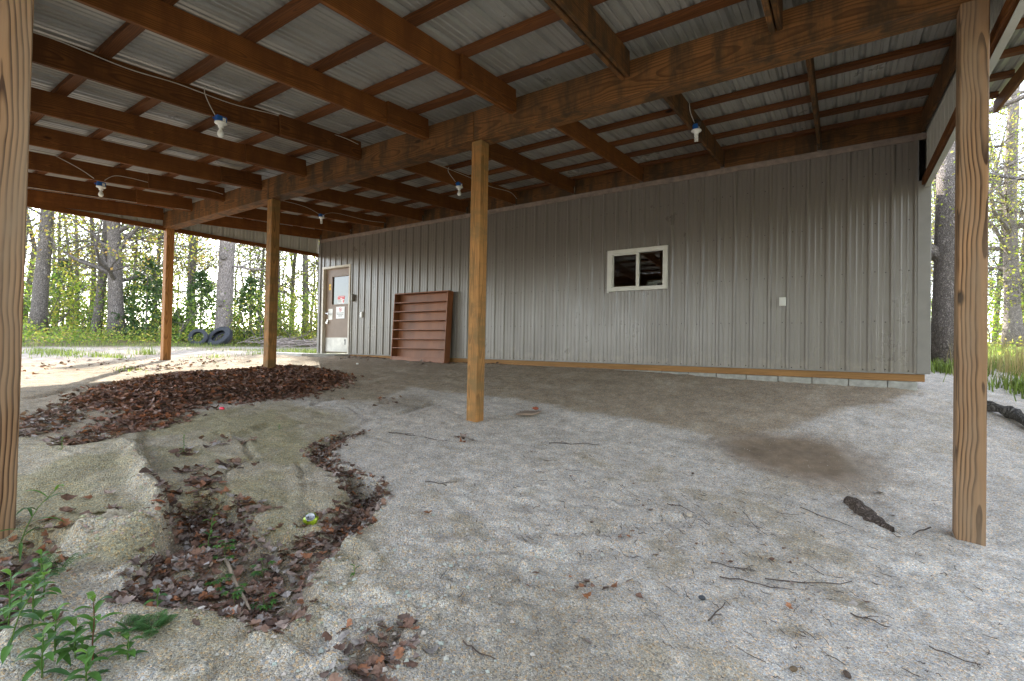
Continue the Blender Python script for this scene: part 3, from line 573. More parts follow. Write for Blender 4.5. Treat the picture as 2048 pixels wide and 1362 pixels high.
# ------------------------------------------------------------------ lean-to roof on posts
ln=empty('lean_to_roof',(0,0,0),'open timber lean-to roof with metal sheets on square posts along the building','lean-to')
SL=.0833
def zb(y): return 2.96+SL*y      # underside of the rafters
RD=.235
YE=-7.35
def post(x,y,ztop,mat,label=None,tw=.14,lean=(0,0)):
    zb_=gh(x,y)-.25
    o=beam('post',(x-lean[0],y-lean[1],zb_),(x+lean[0],y+lean[1],ztop),tw,tw,mat,ln,bev=.006,label=label); return o
YG=-3.455
post(-.02,YG,2.504,M_post,'orange brown post at the far left end of the girder')
post(3.80,YG,2.504,M_postdk,'dark post standing in the leaf pile')
post(7.95,YG,2.504,M_postdk,'middle post standing in white gravel')
post(12.0,YG,2.51,M_postg,'strong grained post at the right end',lean=(.006,0))
post(7.87,-7.145,2.1,M_postg,'coarse grained near post at the left edge')
GT=.216
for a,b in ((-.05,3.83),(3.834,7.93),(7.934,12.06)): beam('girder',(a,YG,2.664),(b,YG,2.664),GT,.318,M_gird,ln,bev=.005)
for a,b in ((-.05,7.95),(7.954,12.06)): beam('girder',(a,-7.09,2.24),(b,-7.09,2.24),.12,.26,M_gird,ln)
beam('ledger',(.0,-.022,3.085),(12.12,-.022,3.085),.038,.27,M_gird,ln)
RF=[.10,1.32,2.535,3.75,4.985,6.185,7.42,8.645,9.87,11.08]
for x in RF:
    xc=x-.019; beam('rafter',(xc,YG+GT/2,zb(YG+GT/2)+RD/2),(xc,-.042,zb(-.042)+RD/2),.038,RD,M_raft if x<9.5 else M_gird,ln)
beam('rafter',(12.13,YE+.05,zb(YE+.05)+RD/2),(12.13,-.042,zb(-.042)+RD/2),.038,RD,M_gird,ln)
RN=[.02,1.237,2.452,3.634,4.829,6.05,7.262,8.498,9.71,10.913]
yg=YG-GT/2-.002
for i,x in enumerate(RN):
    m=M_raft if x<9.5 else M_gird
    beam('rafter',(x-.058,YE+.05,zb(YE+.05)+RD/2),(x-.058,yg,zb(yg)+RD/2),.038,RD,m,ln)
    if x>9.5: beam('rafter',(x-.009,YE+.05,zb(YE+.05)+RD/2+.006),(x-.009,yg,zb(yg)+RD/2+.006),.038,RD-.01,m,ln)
    elif i>0: ys=yg-.62-.25*((i*7)%3); beam('splice_block',(x-.019,ys,zb(ys)+RD/2+.004),(x-.019,yg,zb(yg)+RD/2+.004),.038,RD-.008,M_raft,ln)
for x in RF:   # joist hangers on the ledger
    g=MB(); g.box((x-.046,-.10,zb(-.06)-.010),(x-.0385,-.042,zb(-.06)+.12)); g.box((x+.0005,-.10,zb(-.06)-.010),(x+.004,-.042,zb(-.06)+.12)); g.box((x-.046,-.10,zb(-.06)-.013),(x+.004,-.042,zb(-.06)-.010)); g.build('joist_hanger',M_steel,ln)
ztop=lambda y: zb(y)+RD
PY=[-.05,-.66,-1.27,-1.89,-2.52,-3.13,-3.74,-4.36,-4.97,-5.6,-6.21,-6.83,-7.30]
for y in PY:
    # laid flat across the rafters
    ang=math.atan(SL); c0=Vector((-.55,y-.0445,ztop(y-.0445)+.0255)); c1=Vector((12.78,y-.0445,ztop(y-.0445)+.0255))
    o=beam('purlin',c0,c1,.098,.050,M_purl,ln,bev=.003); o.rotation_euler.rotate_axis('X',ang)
# roof sheets
pr=[]; x0=-.55; rib=.03
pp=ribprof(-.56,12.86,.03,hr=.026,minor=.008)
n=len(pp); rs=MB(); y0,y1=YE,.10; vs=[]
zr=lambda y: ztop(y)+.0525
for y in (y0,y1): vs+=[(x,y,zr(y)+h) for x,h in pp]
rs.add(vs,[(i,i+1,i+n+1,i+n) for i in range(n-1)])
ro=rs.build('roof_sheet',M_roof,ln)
for x,lab in ((12.80,None),(-.53,None)):
    beam('barge_rafter',(x,YE,zb(YE)+RD/2+.06),(x,.10,zb(.10)+RD/2+.06),.038,.14,M_raft,ln)
# eave fascia
beam('fascia',(-.5,YE-.02,zb(YE)+RD/2+.03),(12.8,YE-.02,zb(YE)+RD/2+.03),.03,.2,M_raft,ln)
# gable sheeting + bottom trim, both ends
for sx,out,zt in ((-.062,-1,2.415),(12.168,1,2.40)):
    g=MB(); pr=ribprof(.02,7.35,.10); n=len(pr)
    vs=[(sx+out*h,-x,zt+.02+(.013*(7.3-x) if out<0 else .0)) for x,h in pr]+[(sx+out*h,-x,zr(-x)-.002) for x,h in pr]
    g.add(vs,[(i,i+1,i+n+1,i+n) for i in range(n-1)]); g.build('gable_sheet',M_gable,ln)
    xt=sx-out*.024
    z0_,z1_=(zt+.045,zt+.045+.09) if out<0 else (zt-.05,zt-.05)
    beam('gable_trim',(xt,-7.3,z0_+.0),(xt,-.03,z1_+.0),.038,.089,M_raft,ln)
g=MB(); g.box((12.195,-7.35,2.28),(12.20,-.03,2.42)); g.box((12.15,-7.35,2.275),(12.20,-.03,2.28)); g.build('gable_flashing',M_gable,ln)
# soot-dark gap strip behind gable, nail plates not needed

# ------------------------------------------------------------------ light fixtures and cables
def fixture(x,y,z,label,kind,first=None):
    e=empty('lamp_fixture',(x,y,z),label,'light','bare bulb lamps on blue boxes along the rafters')
    g=MB(); g.box((-.002,-.05,0),(.052,.05,.062)); g.box((-.002,-.07,.02),(.010,-.05,.04)); g.build('junction_box',M_blue,e,bevel=.006)
    g=MB(); g.box((.053,.005,.01),(.056,.035,.045)); g.build('box_label',M_signw,e)
    g=MB(); lathe(g,[(.0,.0),(.056,-.001),(.058,-.012),(.05,-.02),(.026,-.032),(.025,-.055),(.0,-.056)],(.028,0,0),24); g.build('socket',M_porc,e,smooth=True)
    g=MB()
    if kind=='round': lathe(g,[(.013,-.055),(.014,-.07),(.024,-.09),(.031,-.112),(.029,-.13),(.018,-.146),(.0,-.15)],(.028,0,0),20)
    else:
        lathe(g,[(.0,-.055),(.022,-.056),(.024,-.075),(.018,-.08),(.0,-.081)],(.028,0,0),16)
        hx=[(.028+.017*math.cos(t),.017*math.sin(t),-.083-.0085*t/math.pi*1.0) for t in np.linspace(0,6*math.pi,60)]
        g.tube(hx,[.0062]*60,8)
    g.build('bulb',M_bulb,e,smooth=True)
    return e
fx=[(6.052,-5.33,2.445,'lamp on the near bay rafter with a cable loop above it','round'),
    (2.455,-5.27,2.425,'lamp on the far left rafter near the sunlit opening','round'),
    (9.873,-1.89,2.79,'lamp under a dark dried nest, right of the middle post','spiral'),
    (6.19,-1.77,2.795,'lamp just left of the middle post against the dark rafter','round'),
    (2.54,-1.75,2.80,'small distant lamp right of the leaf pile post','spiral')]
for a in fx: fixture(*a)
g=MB()
for k in range(150):
    a=rnd.uniform(0,6.28); y=rnd.gauss(0,.035); z=rnd.uniform(.0,.055); r=rnd.uniform(.004,.014); px,py,pz=9.905+rnd.gauss(0,.015),-1.89+y,2.84+z
    l=rnd.uniform(.01,.045); d=Vector((rnd.uniform(-.4,.4),rnd.uniform(-1,1),rnd.uniform(-.5,.5))).normalized()*l
    g.tube([(px,py,pz),(px+d.x,py+d.y,pz+d.z)],[.004,.002],4)
lathe(g,[(0,-.03),(.04,-.028),(.055,0),(.05,.03),(.02,.05),(0,.05)],(9.90,-1.89,2.86),10)
tag(g.build('bird_nest',M_nest),'dark clump of mud and straw sitting on the right lamp box','nest')
def cable(pts,label,r=.0045):
    P_=[Vector(p) for p in pts]; out=[]
    for i in range(len(P_)-1):
        p0,p1,p2,p3=P_[max(i-1,0)],P_[i],P_[i+1],P_[min(i+2,len(P_)-1)]
        for k in range(6):
            t=k/6; out.append(.5*((2*p1)+(p2-p0)*t+(2*p0-5*p1+4*p2-p3)*t*t+(3*p1-p0-3*p2+p3)*t**3))
    out.append(P_[-1]); g=MB(); g.tube(out,[r]*len(out),6); tag(g.build('cable',M_cable,smooth=True),label,'cable','cables stapled along the rafters')
def rc(x,y,f): return (x,y,zb(y)+RD*f)   # on rafter side
xr=6.05-.033
cable([rc(xr,-7.6,.9),rc(xr,-7.0,.88),rc(xr,-6.6,.97),rc(xr,-6.1,.8),rc(xr,-5.7,.86),rc(xr,-5.2,.78),rc(xr,-4.7,.95),rc(xr,-4.3,.86),rc(xr+.035,-3.9,.9),rc(xr+.035,-3.62,.8)],'grey cable along the rafter of the near lamp')
cable([(xr+.01,-5.46,2.78),(xr+.02,-5.47,2.70),(xr+.03,-5.43,2.6),(xr+.03,-5.37,2.51)],'short looped cable dropping to the near lamp box')
xr=2.452-.033
cable([rc(xr,-5.75,1.0),rc(xr+.01,-5.5,.5),rc(xr+.02,-5.34,.05)],'cable slanting down into the far left lamp box')
cable([rc(xr+.02,-5.22,.05),rc(xr+.01,-5.1,.45),rc(xr,-4.9,.5),rc(xr,-4.5,.4),rc(xr+.035,-3.9,.6),rc(xr+.035,-3.6,.5)],'cable running right from the far left lamp')
xr=6.19
cable([rc(xr,-3.3,.98),rc(xr,-2.8,.9),rc(xr,-2.3,.95),rc(xr,-1.5,.85),rc(xr,-.9,.7),rc(xr,-.3,.8),rc(xr,-.06,.45)],'long cable along the rafter behind the middle post')
cable([rc(xr,-2.0,1.02),rc(xr+.01,-2.02,.7),rc(xr+.01,-1.85,.2)],'curved cable dropping to the lamp by the middle post')
xr=2.54
cable([rc(xr,-3.3,.6),rc(xr,-2.6,.75),rc(xr,-2.1,.6),rc(xr+.01,-1.8,.2)],'cable from the girder to the small distant lamp')
cable([rc(xr+.01,-1.7,.2),rc(xr,-1.4,.55),rc(xr,-.6,.4),rc(xr,-.1,.5)],'cable from the small distant lamp to the wall')
xr=9.873
cable([rc(xr+.004,-2.12,1.0),rc(xr+.006,-2.08,.6),rc(xr+.02,-1.95,.25)],'thin cable hanging into the nest on the right lamp')
xr=1.237-.033
cable([rc(xr,-7.4,.06),rc(xr,-6.2,.03),rc(xr,-5.0,.05),rc(xr+.035,-3.6,.05)],'pale cable along the lowest left rafter')

# ------------------------------------------------------------------ bookshelf leaning on the wall
bs=empty('bookshelf',(3.06,-.285,-.115),'reddish brown empty bookshelf leaning against the steel wall','bookshelf')
bs.rotation_euler=(R(-3.0),0,R(0)); W,H,Dp=1.58,1.50,.17
g=MB(); g.box((0,0,0),(.022,Dp,H)); g.build('side_panel',M_shelf,bs,bevel=.002)
g=MB(); g.box((W-.022,0,0),(W,Dp,H)); g.build('side_panel',M_shelf,bs,bevel=.002)
g=MB(); g.box((.022,.002,H-.022),(W-.022,Dp,H)); g.build('top_panel',M_shelf,bs,bevel=.002)
g=MB(); g.box((.022,Dp-.008,.0),(W-.022,Dp,H-.022)); g.build('back_panel',M_shelf,bs)
g=MB(); g.box((.022,.006,.0),(W-.022,.024,.085)); g.build('plinth',M_shelf,bs,bevel=.002)
for k in range(7):
    z=.085+k*(H-.107)/7; g=MB(); g.box((.022,.004,z),(W-.022,Dp-.008,z+.018)); g.build('shelf',M_shelf,bs,bevel=.0015)

#PART2#
# ------------------------------------------------------------------ dead leaves
LCOL=[(.21,.12,.085),(.16,.088,.062),(.24,.145,.105),(.12,.07,.052),(.28,.21,.18),(.34,.30,.28),(.25,.19,.165),(.28,.12,.06),(.10,.065,.052)]
def dead_leaf(mb,p,size,col,n=5,flat=.5):
    """one curled, lobed oak leaf folded along its midrib"""
    yaw=rnd.uniform(0,6.283); tx=rnd.gauss(0,flat); ty=rnd.gauss(0,flat)
    d=Vector((math.cos(yaw),math.sin(yaw),math.sin(ty)*.8)).normalized(); s=Vector((-math.sin(yaw),math.cos(yaw),math.sin(tx)*.8)); s=(s-d*s.dot(d)).normalized(); u=d.cross(s)
    curl=rnd.uniform(-.9,1.3); cup=rnd.uniform(-.5,.9); vs=[];fs=[]
    for i in range(n+1):
        t=i/n; lob=(.10,.30,.20,.40,.22,.30,.12,.03)[int(round(t*7))] if n>4 else (.08,.30,.24,.34,.05)[min(4,int(round(t*4)))]
        wv=lob*size*rnd.uniform(.85,1.2); z=curl*size*.5*(t-.5)**2*2
        c=Vector(p)+d*(t-.5)*size+u*z
        vs+=[c+s*wv+u*(cup*wv*.8),c,c-s*wv+u*(cup*wv*.8)]
    for i in range(n): a=3*i; fs+=[(a,a+1,a+4,a+3),(a+1,a+2,a+5,a+4)]
    k=rnd.uniform(.75,1.25); mb.add(vs,fs,tuple(x*k for x in col))
def scatter(poly,count,size,thick,n=5,cols=LCOL,edge=.0,flat=.5,minz=.004,gap=0.):
    P=np.array(poly); x0,y0=P.min(0);x1,y1=P.max(0); mb=MB(); k=0
    while k<count:
        X=np.array([rnd.uniform(x0-.1,x1+.1) for _ in range(400)]);Y=np.array([rnd.uniform(y0-.1,y1+.1) for _ in range(400)])
        wx=X+.12*fbm(X*2.2,Y*2.2,4,3)+.05*fbm(X*9,Y*9,3,5); wy=Y+.12*fbm(X*2.2,Y*2.2,4,11)+.05*fbm(X*9,Y*9,3,13)
        S=sdf(wx,wy,poly)
        for x,y,s in zip(X,Y,S):
            if s<edge*abs(rnd.gauss(0,1)) and rnd.random()>gap*float(ss(np.array(vnoise(x*5.,y*5.,91)),.45,.6)):
                dep=min(1,max(0,-s/.25)); z=gh(x,y)+minz+rnd.uniform(0,thick*dep+.006)
                c=rnd.choice(cols); dead_leaf(mb,(x,y,z),size*rnd.uniform(.6,1.25),c,n,flat); k+=1
                if k>=count: break
    return mb
tag(scatter(PILE,8000,.064,.05,4,edge=.14,cols=[(c[0]*1.0,c[1]*.86,c[2]*.8) for c in LCOL[:5]+LCOL[7:]]).build('leaf_pile',M_litter),'deep drift of red brown dead oak leaves around the dark post','leaf pile',kind='stuff')
mb=scatter(BASIN,2300,.056,.022,7,edge=.035,gap=.85)
for q,nn in ((L4P,90),(L5P,420),(L2P,260),(L3P,330)):
    m2=scatter(q,nn,.055,.025,7 if nn in (90,420) else 4,edge=.06); b=len(mb.v); mb.v+=m2.v; mb.c+=m2.c; mb.m+=m2.m; mb.f+=[tuple(b+i for i in f) for f in m2.f]
gp=[(a[0]+d,a[1]+e) for a,d,e in [(p_,.05,.06) for p_ in GUL]]+[(a[0]-.05,a[1]-.06) for a in reversed(GUL)]
m2=scatter(gp,900,.046,.03,5,edge=.035); b=len(mb.v); mb.v+=m2.v; mb.c+=m2.c; mb.m+=m2.m; mb.f+=[tuple(b+i for i in f) for f in m2.f]
for x,y,nn,rr in ((7.56,-6.18,16,.09),(7.88,-6.22,26,.10),(7.80,-6.12,18,.08),(7.07,-5.66,14,.12),(7.63,-5.88,18,.10),(7.18,-5.97,12,.10),(7.88,-6.43,14,.08),(8.28,-4.06,6,.1),(6.6,-3.6,12,.25),(8.15,-6.32,50,.16),(8.35,-6.2,30,.12),(2.0,-4.4,90,.5),(1.2,-3.2,60,.6),(4.5,-.12,60,.5),(2.2,-.2,60,.5),(5.6,-.1,10,.3),(1.0,-6.0,70,.9),(-.5,-4.6,80,1.2),(8.05,-6.85,16,.2),(10.3,-5.55,16,.3),(11.2,-4.6,14,.3),(10.4,-4.6,14,.5),(11.5,-3.2,5,.5),(9.2,-3.5,10,.9)):
    for _ in range(nn):
        px,py=x+rnd.gauss(0,rr*.6),y+rnd.gauss(0,rr*.6)
        if py>-.06: py=-.06-rnd.random()*.1
        dead_leaf(mb,(px,py,gh(px,py)+.008),rnd.uniform(.02,.05) if x>8.6 else rnd.uniform(.05,.09),rnd.choice(LCOL),5,.35)
tag(mb.build('leaf_litter',M_litter),'dead brown and grey leaves caught in the eroded gullies','leaf litter',kind='stuff')
for (x,y,s,c,lab) in ((8.28,-6.60,.075,(.30,.10,.04),'single rust coloured leaf on the sandy bank'),(10.29,-5.55,.05,(.30,.12,.05),'small orange brown leaf in the dark crumbs'),(11.56,-3.02,.07,(.12,.07,.045),'lone dark brown leaf beyond the bark chunk'),(9.13,-5.42,.06,(.26,.12,.06),'curled brown leaf on pale gravel right of the gully'),(11.1,-4.98,.05,(.36,.16,.08),'rusty curled leaf among twigs, lower right')):
    m=MB(); dead_leaf(m,(x,y,gh(x,y)+.016),s,c,7,.3); tag(m.build('fallen_leaf',M_litter),lab,'leaf')
# ------------------------------------------------------------------ pebbles
mb=MB(); octa=[(1,0,0),(0,1,0),(-1,0,0),(0,-1,0),(0,0,1),(0,0,-1)]; of=[(0,1,4),(1,2,4),(2,3,4),(3,0,4),(1,0,5),(2,1,5),(3,2,5),(0,3,5)]
PC=[(.46,.43,.39),(.55,.51,.46),(.38,.36,.33),(.44,.36,.27),(.32,.29,.26),(.58,.54,.50),(.42,.31,.21),(.27,.25,.23)]
for i in range(15000):
    t=rnd.random()**1.35; dist=1.1+6.5*t; an=rnd.uniform(-46,47)*math.pi/180-YAW; dd=dist/math.cos(an+YAW)
    x=CAMP.x+dd*math.sin(an); y=CAMP.y+dd*math.cos(an)
    if y>-.08 : continue
    r=rnd.uniform(.0018,.0036)*(1+(rnd.random()<.015)*rnd.uniform(.3,1.2)); z=gh(x,y)+r*.25; c=rnd.choice(PC); k=rnd.uniform(.75,1.2)
    a=rnd.uniform(0,6.28); ca_,sa_=math.cos(a),math.sin(a); sx_,sy_,sz_=r*rnd.uniform(.8,1.5),r*rnd.uniform(.7,1.1),r*rnd.uniform(.5,.9)
    mb.add([(x+(vx*sx_*ca_-vy*sy_*sa_)*rnd.uniform(.8,1.2),y+(vx*sx_*sa_+vy*sy_*ca_)*rnd.uniform(.8,1.2),z+vz*sz_) for vx,vy,vz in octa],of,tuple(q_*k for q_ in c))
tag(mb.build('pebbles',M_peb),'loose small stones over the gravel','pebbles',kind='stuff')
# clods along the broken bank
mb=MB()
for i in range(420):
    a=rnd.random(); j=min(int(a*9),8); p0,p1=RIDGE[j],RIDGE[j+1]; t=rnd.random(); x=p0[0]+(p1[0]-p0[0])*t+rnd.gauss(0,.05); y=p0[1]+(p1[1]-p0[1])*t+rnd.gauss(0,.05); r=rnd.uniform(.003,.011)
    mb.add([(x+vx*r*rnd.uniform(.8,1.5),y+vy*r*rnd.uniform(.8,1.5),gh(x,y)+r*.2+vz*r*rnd.uniform(.6,1)) for vx,vy,vz in octa],of,tuple(q_*rnd.uniform(.85,1.1) for q_ in (.40,.345,.26)))
for i in range(260):
    x=rnd.gauss(9.65,.3); y=rnd.gauss(-6.1,.45); r=rnd.uniform(.004,.013)
    mb.add([(x+vx*r*rnd.uniform(.8,1.5),y+vy*r*rnd.uniform(.8,1.5),gh(x,y)+r*.2+vz*r*rnd.uniform(.6,1)) for vx,vy,vz in octa],of,(.44*rnd.uniform(.8,1.1),.41,.36))
for i in range(1500):
    pl_=BASIN if i<1000 else GUL; j=rnd.randrange(len(pl_)-1); p0,p1=pl_[j],pl_[j+1]; t=rnd.random(); x=p0[0]+(p1[0]-p0[0])*t+rnd.gauss(0,.05); y=p0[1]+(p1[1]-p0[1])*t+rnd.gauss(0,.05); r=rnd.uniform(.002,.0075)
    mb.add([(x+vx*r*rnd.uniform(.7,1.5),y+vy*r*rnd.uniform(.7,1.5),gh(x,y)+r*.3+vz*r*rnd.uniform(.6,1)) for vx,vy,vz in octa],of,tuple(q_*rnd.uniform(.8,1.1) for q_ in (.38,.33,.25)))
tag(mb.build('soil_crumbs',M_peb),'crumbled tan soil clods on the eroded bank','soil crumbs',kind='stuff')
# ------------------------------------------------------------------ twigs and other things on the ground
def twigpts(a,b,wob=.02,n=7):
    a=Vector((*a,0));b=Vector((*b,0)); d=b-a; s=Vector((-d.y,d.x,0)).normalized(); ph=rnd.uniform(0,6); am=rnd.uniform(-1,1)*wob
    out=[]
    for i in range(n+1):
        t=i/n; p=a+d*t+s*(am*math.sin(math.pi*t)+rnd.uniform(-.25,.25)*wob*.5); p.z=gh(p.x,p.y)+.004+.008*abs(math.sin(t*5+ph)); out.append(p)
    return out
TW=[((8.98,-3.61),(9.39,-3.34),.007,'long dark stick on pale gravel right of the middle post'),((7.67,-4.45),(7.91,-4.33),.009,'short thick twig just right of the gully head'),((8.01,-4.31),(8.29,-4.22),.005,'thin twig between the gully head and middle post'),
((8.76,-5.07),(8.94,-4.92),.006,'bent grey twig right of the leaf filled gully'),((11.07,-3.63),(11.38,-3.74),.005,'pair of thin twigs pointing at the bark chunk'),((10.27,-4.15),(10.48,-4.22),.005,'twig left of the two crossed twigs on gravel'),
((10.74,-3.93),(10.93,-4.24),.004,'slender twig running toward the viewer on the gravel'),((10.77,-4.9),(11.10,-4.78),.006,'curved dark twig lowest of the lower right group'),((10.97,-4.74),(11.36,-4.47),.006,'longest arching twig in the lower right group'),
((10.7,-4.78),(10.91,-4.67),.005,'reddish flat twig above the curved dark one'),((10.04,-6.17),(10.19,-6.15),.006,'twig near the bottom edge below the dark crumbs'),((10.80,-5.32),(10.84,-5.14),.007,'stubby dark twig beside a black stone'),
((11.81,-3.45),(11.70,-3.62),.008,'rotten twig by the foot of the right post'),((11.35,-4.82),(11.50,-4.84),.006,'small twig right of the twig group, near the bottom right'),((11.63,-4.9),(11.79,-4.93),.005,'faint twig at the lower right corner')]
for a,b,r,lab in TW:
    m=MB(); pts=twigpts(a,b); m.tube(pts,[r*.6*(1-.5*i/len(pts)) for i in range(len(pts))],6,wob=.15)
    if rnd.random()<.7:
        i=rnd.choice([2,3,4,5]); d=(pts[i+1]-pts[i]).normalized(); s=Vector((-d.y,d.x,.1))*rnd.choice([-1,1]); e=pts[i]+(d+s*.7)*rnd.uniform(.03,.08); e.z=gh(e.x,e.y)+.006; m.tube([pts[i],(pts[i]+e)/2+Vector((0,0,.004)),e],[r*.4,r*.3,r*.2],5)
    tag(m.build('twig',M_twig,smooth=True),lab,'twig')
m=MB(); pts=twigpts((8.74,-6.47),(9.15,-6.56),.01); 
for p_ in pts: p_.z+=.02
m.tube(pts,[.008,.009,.0085,.008,.008,.0075,.006,.004],7,wob=.1); tag(m.build('stick',M_twigp,smooth=True),'pale straight stick lying across the leaves in the gully','stick')
mb=MB()
for i in range(480):
    if i<330: x=rnd.gauss(10.6,.75); y=rnd.gauss(-4.6,.7)
    elif i<260: x=rnd.uniform(8.2,11.8); y=rnd.uniform(-4,-1.2)
    else: x=rnd.uniform(9,12); y=rnd.uniform(-6.3,-3)
    if x>12.6 or y<-6.6: continue
    a=rnd.uniform(0,3.14) if rnd.random()<.4 else rnd.gauss(2.6,.3); l=rnd.uniform(.012,.06)*(1+(rnd.random()<.12)*1.5); b=(x+math.cos(a)*l,y+math.sin(a)*l); r=rnd.uniform(.0010,.0026)
    pts=twigpts((x,y),b,.006,3); mb.tube(pts,[r,r,r*.8,r*.5],4)
tag(mb.build('twig_crumbs',M_twig),'tiny broken twig and bark crumbs over the gravel','twig crumbs',kind='stuff')
# bark chunk
def blob(name,p,size,mat,rot,label,cat,seed,amp=.35,sub=3,parent=None):
    bm=bmesh.new(); bmesh.ops.create_icosphere(bm,subdivisions=sub,radius=1)
    for v in bm.verts:
        n=fbm(np.array([v.co.x*2.1+seed]),np.array([v.co.y*2.1+v.co.z*1.7]),4,seed)[0]; m_=fbm(np.array([v.co.x*7+seed]),np.array([v.co.y*7+v.co.z*5]),3,seed+9)[0]
        v.co=v.co*(1+amp*n*2+amp*.6*m_)
    me_=bpy.data.meshes.new(name); bm.to_mesh(me_); bm.free(); me_.materials.append(mat); o=bpy.data.objects.new(name,me_); COL.objects.link(o); o.scale=size; o.rotation_euler=rot; o.location=p; tag(o,label,cat); return o
m=MB(); A=Vector((11.36,-3.31,0)); B=Vector((11.60,-3.66,0)); d=(B-A); s=Vector((-d.y,d.x,0)).normalized(); nn=14; vs=[];fs=[]
for i in range(nn+1):
    t=i/nn; wv=.055*math.sin(math.pi*min(1,.12+t*.93))**.7*(1+rnd.uniform(-.25,.25))+.006
    for j in range(7):
        v_=(j/6-.5)*2; p_=A+d*t+s*wv*v_; hh=.045*(1-v_*v_)**.5*(.7+.5*math.sin(t*7))+rnd.uniform(0,.012)
        vs.append((p_.x,p_.y,gh(p_.x,p_.y)+.006+hh*(1-t*.4)))
for i in range(nn):
    for j in range(6): a=i*7+j; fs.append((a,a+1,a+8,a+7))
b=len(vs); vs2=[(x,y,z-.012) for x,y,z in vs]; m.add(vs+vs2,fs+[tuple(b+q_ for q_ in reversed(f)) for f in fs]+[(i*7,(i+1)*7,b+(i+1)*7,b+i*7) for i in range(nn)]+[((i+1)*7+6,i*7+6,b+i*7+6,b+(i+1)*7+6) for i in range(nn)])
tag(m.build('bark_chunk',barkmat('rotten bark',(.15,.115,.095),(.25,.20,.175),20.)),'curved dark slab of rotten bark left of the right post','bark')
# flat board piece
m=MB(); z_=gh(8.3,-2.9)+.012; q=[(8.245,-3.08),(8.19,-2.80),(8.36,-2.70),(8.40,-2.97)]; m.add([(x,y,z_) for x,y in q]+[(x,y,z_+.02) for x,y in q],[(0,3,2,1)][::-1]+[(4,7,6,5)[::-1]]+[(i,(i+1)%4,4+(i+1)%4,4+i)[::-1] for i in range(4)])
tag(m.build('board_offcut',M_pave,bevel=.003),'small flat weathered board lying on gravel beside the middle post','board')
blob('clay_lump',(8.30,-2.74,gh(8.3,-2.74)+.04),(.035,.02,.02),plain('red clay lump',(.30,.08,.04),.9,0,.3),(0,0,.4),'tiny red clay lump behind the flat board','lump',3)
blob('dark_stone',(10.735,-5.15,gh(10.735,-5.15)+.012),(.017,.015,.012),plain('black stone',(.04,.045,.055),.5,0,.3),(0,0,.4),'small black stone beside a stubby twig','stone',5,.15,2)
blob('brown_stone',(11.15,-5.42,gh(11.15,-5.42)+.010),(.018,.013,.011),plain('brown stone',(.13,.085,.045),.7,0,.4),(0,0,.9),'brown nut sized stone near the bottom, left of a dark one','stone',6,.15,2)
blob('dark_nut',(11.33,-5.31,gh(11.33,-5.31)+.010),(.022,.013,.012),plain('dark nut shell',(.07,.045,.03),.7,0,.4),(0,0,2.),'dark oval nut shell near the bottom right of the brown stone','nut',7,.15,2)
blob('pale_rock',(10.46,-4.28,gh(10.46,-4.28)+.012),(.026,.02,.014),plain('pale rock',(.45,.38,.30),.9,0,.3),(0,0,2.),'pale rock with rusty crumbs left of the crossed twigs','rock',8,.2,2)
blob('pale_cobble',(9.02,-6.70,gh(9.02,-6.70)+.02),(.026,.02,.02),plain('pale cobble',(.60,.55,.48),.85,0,.2),(0,0,1.),'pale rounded pebble among the gully leaves','pebble',12,.12,2)
blob('soil_clod',(8.27,-6.78,gh(8.27,-6.78)+.0),(.075,.06,.05),plain('pale clod soil',(.38,.33,.25),.95,0,.35,40.,bumpd=.006),(0,0,.6),'big pale soil clod on top of the broken bank','clod',9,.6,4)
blob('pink_scrap',(5.95,-5.18,gh(5.95,-5.18)+.03),(.035,.02,.015),plain('pink plastic',(.75,.05,.09),.5),(0,0,.2),'small pink plastic scrap at the edge of the leaf pile','scrap',10,.1,2)
blob('white_scrap',(3.6,-1.6,gh(3.6,-1.6)+.01),(.03,.02,.015),M_signw,(0,0,.2),'tiny white scrap on the dirt before the bookshelf','scrap',11,.1,2)
# crushed can
can=empty('crushed_can',(8.745,-6.0,gh(8.745,-6.0)+.030),'crushed lime green drink can on the leaves in the gully','can')
m=MB(); vs=[];fs=[]; n=24
for j,(rr,h) in enumerate(((.026,.012),(.031,.006),(.036,-.004),(.033,-.014),(.036,-.022),(.028,-.028))):
    for k in range(n):
        a=2*math.pi*k/n; w_=1+.14*math.sin(3*a+j*1.3)+.08*math.sin(7*a+j*2); vs.append((rr*w_*math.cos(a)*1.1,rr*w_*math.sin(a),h+.003*math.sin(5*a+j)))
for j in range(5):
    for k in range(n): fs.append((j*n+k,(j+1)*n+k,(j+1)*n+(k+1)%n,j*n+(k+1)%n))
fs.append(tuple(5*n+k for k in range(n-1,-1,-1))); m.add(vs,fs); b1=m.build('can_body',M_canl,can,smooth=True)
m=MB(); lathe(m,[(0,.0125),(.020,.0125),(.021,.0145),(.0235,.0165),(.0255,.0165),(.0265,.012)],(0,0,0),28); b2=m.build('can_lid',M_alu,can,smooth=True)
m=MB(); lathe(m,[(.004,.016),(.0075,.017),(.009,.016),(.0075,.015)],(.005,.003,0),14); m.add([(-.016,-.006,.0132),(-.006,-.012,.0132),(-.004,-.004,.0132),(-.012,.002,.0132)],[(0,1,2,3)],None,1); b3=m.build('ring_tab',[M_alu,M_ink],can)
can.rotation_euler=(R(38),R(14),R(30))
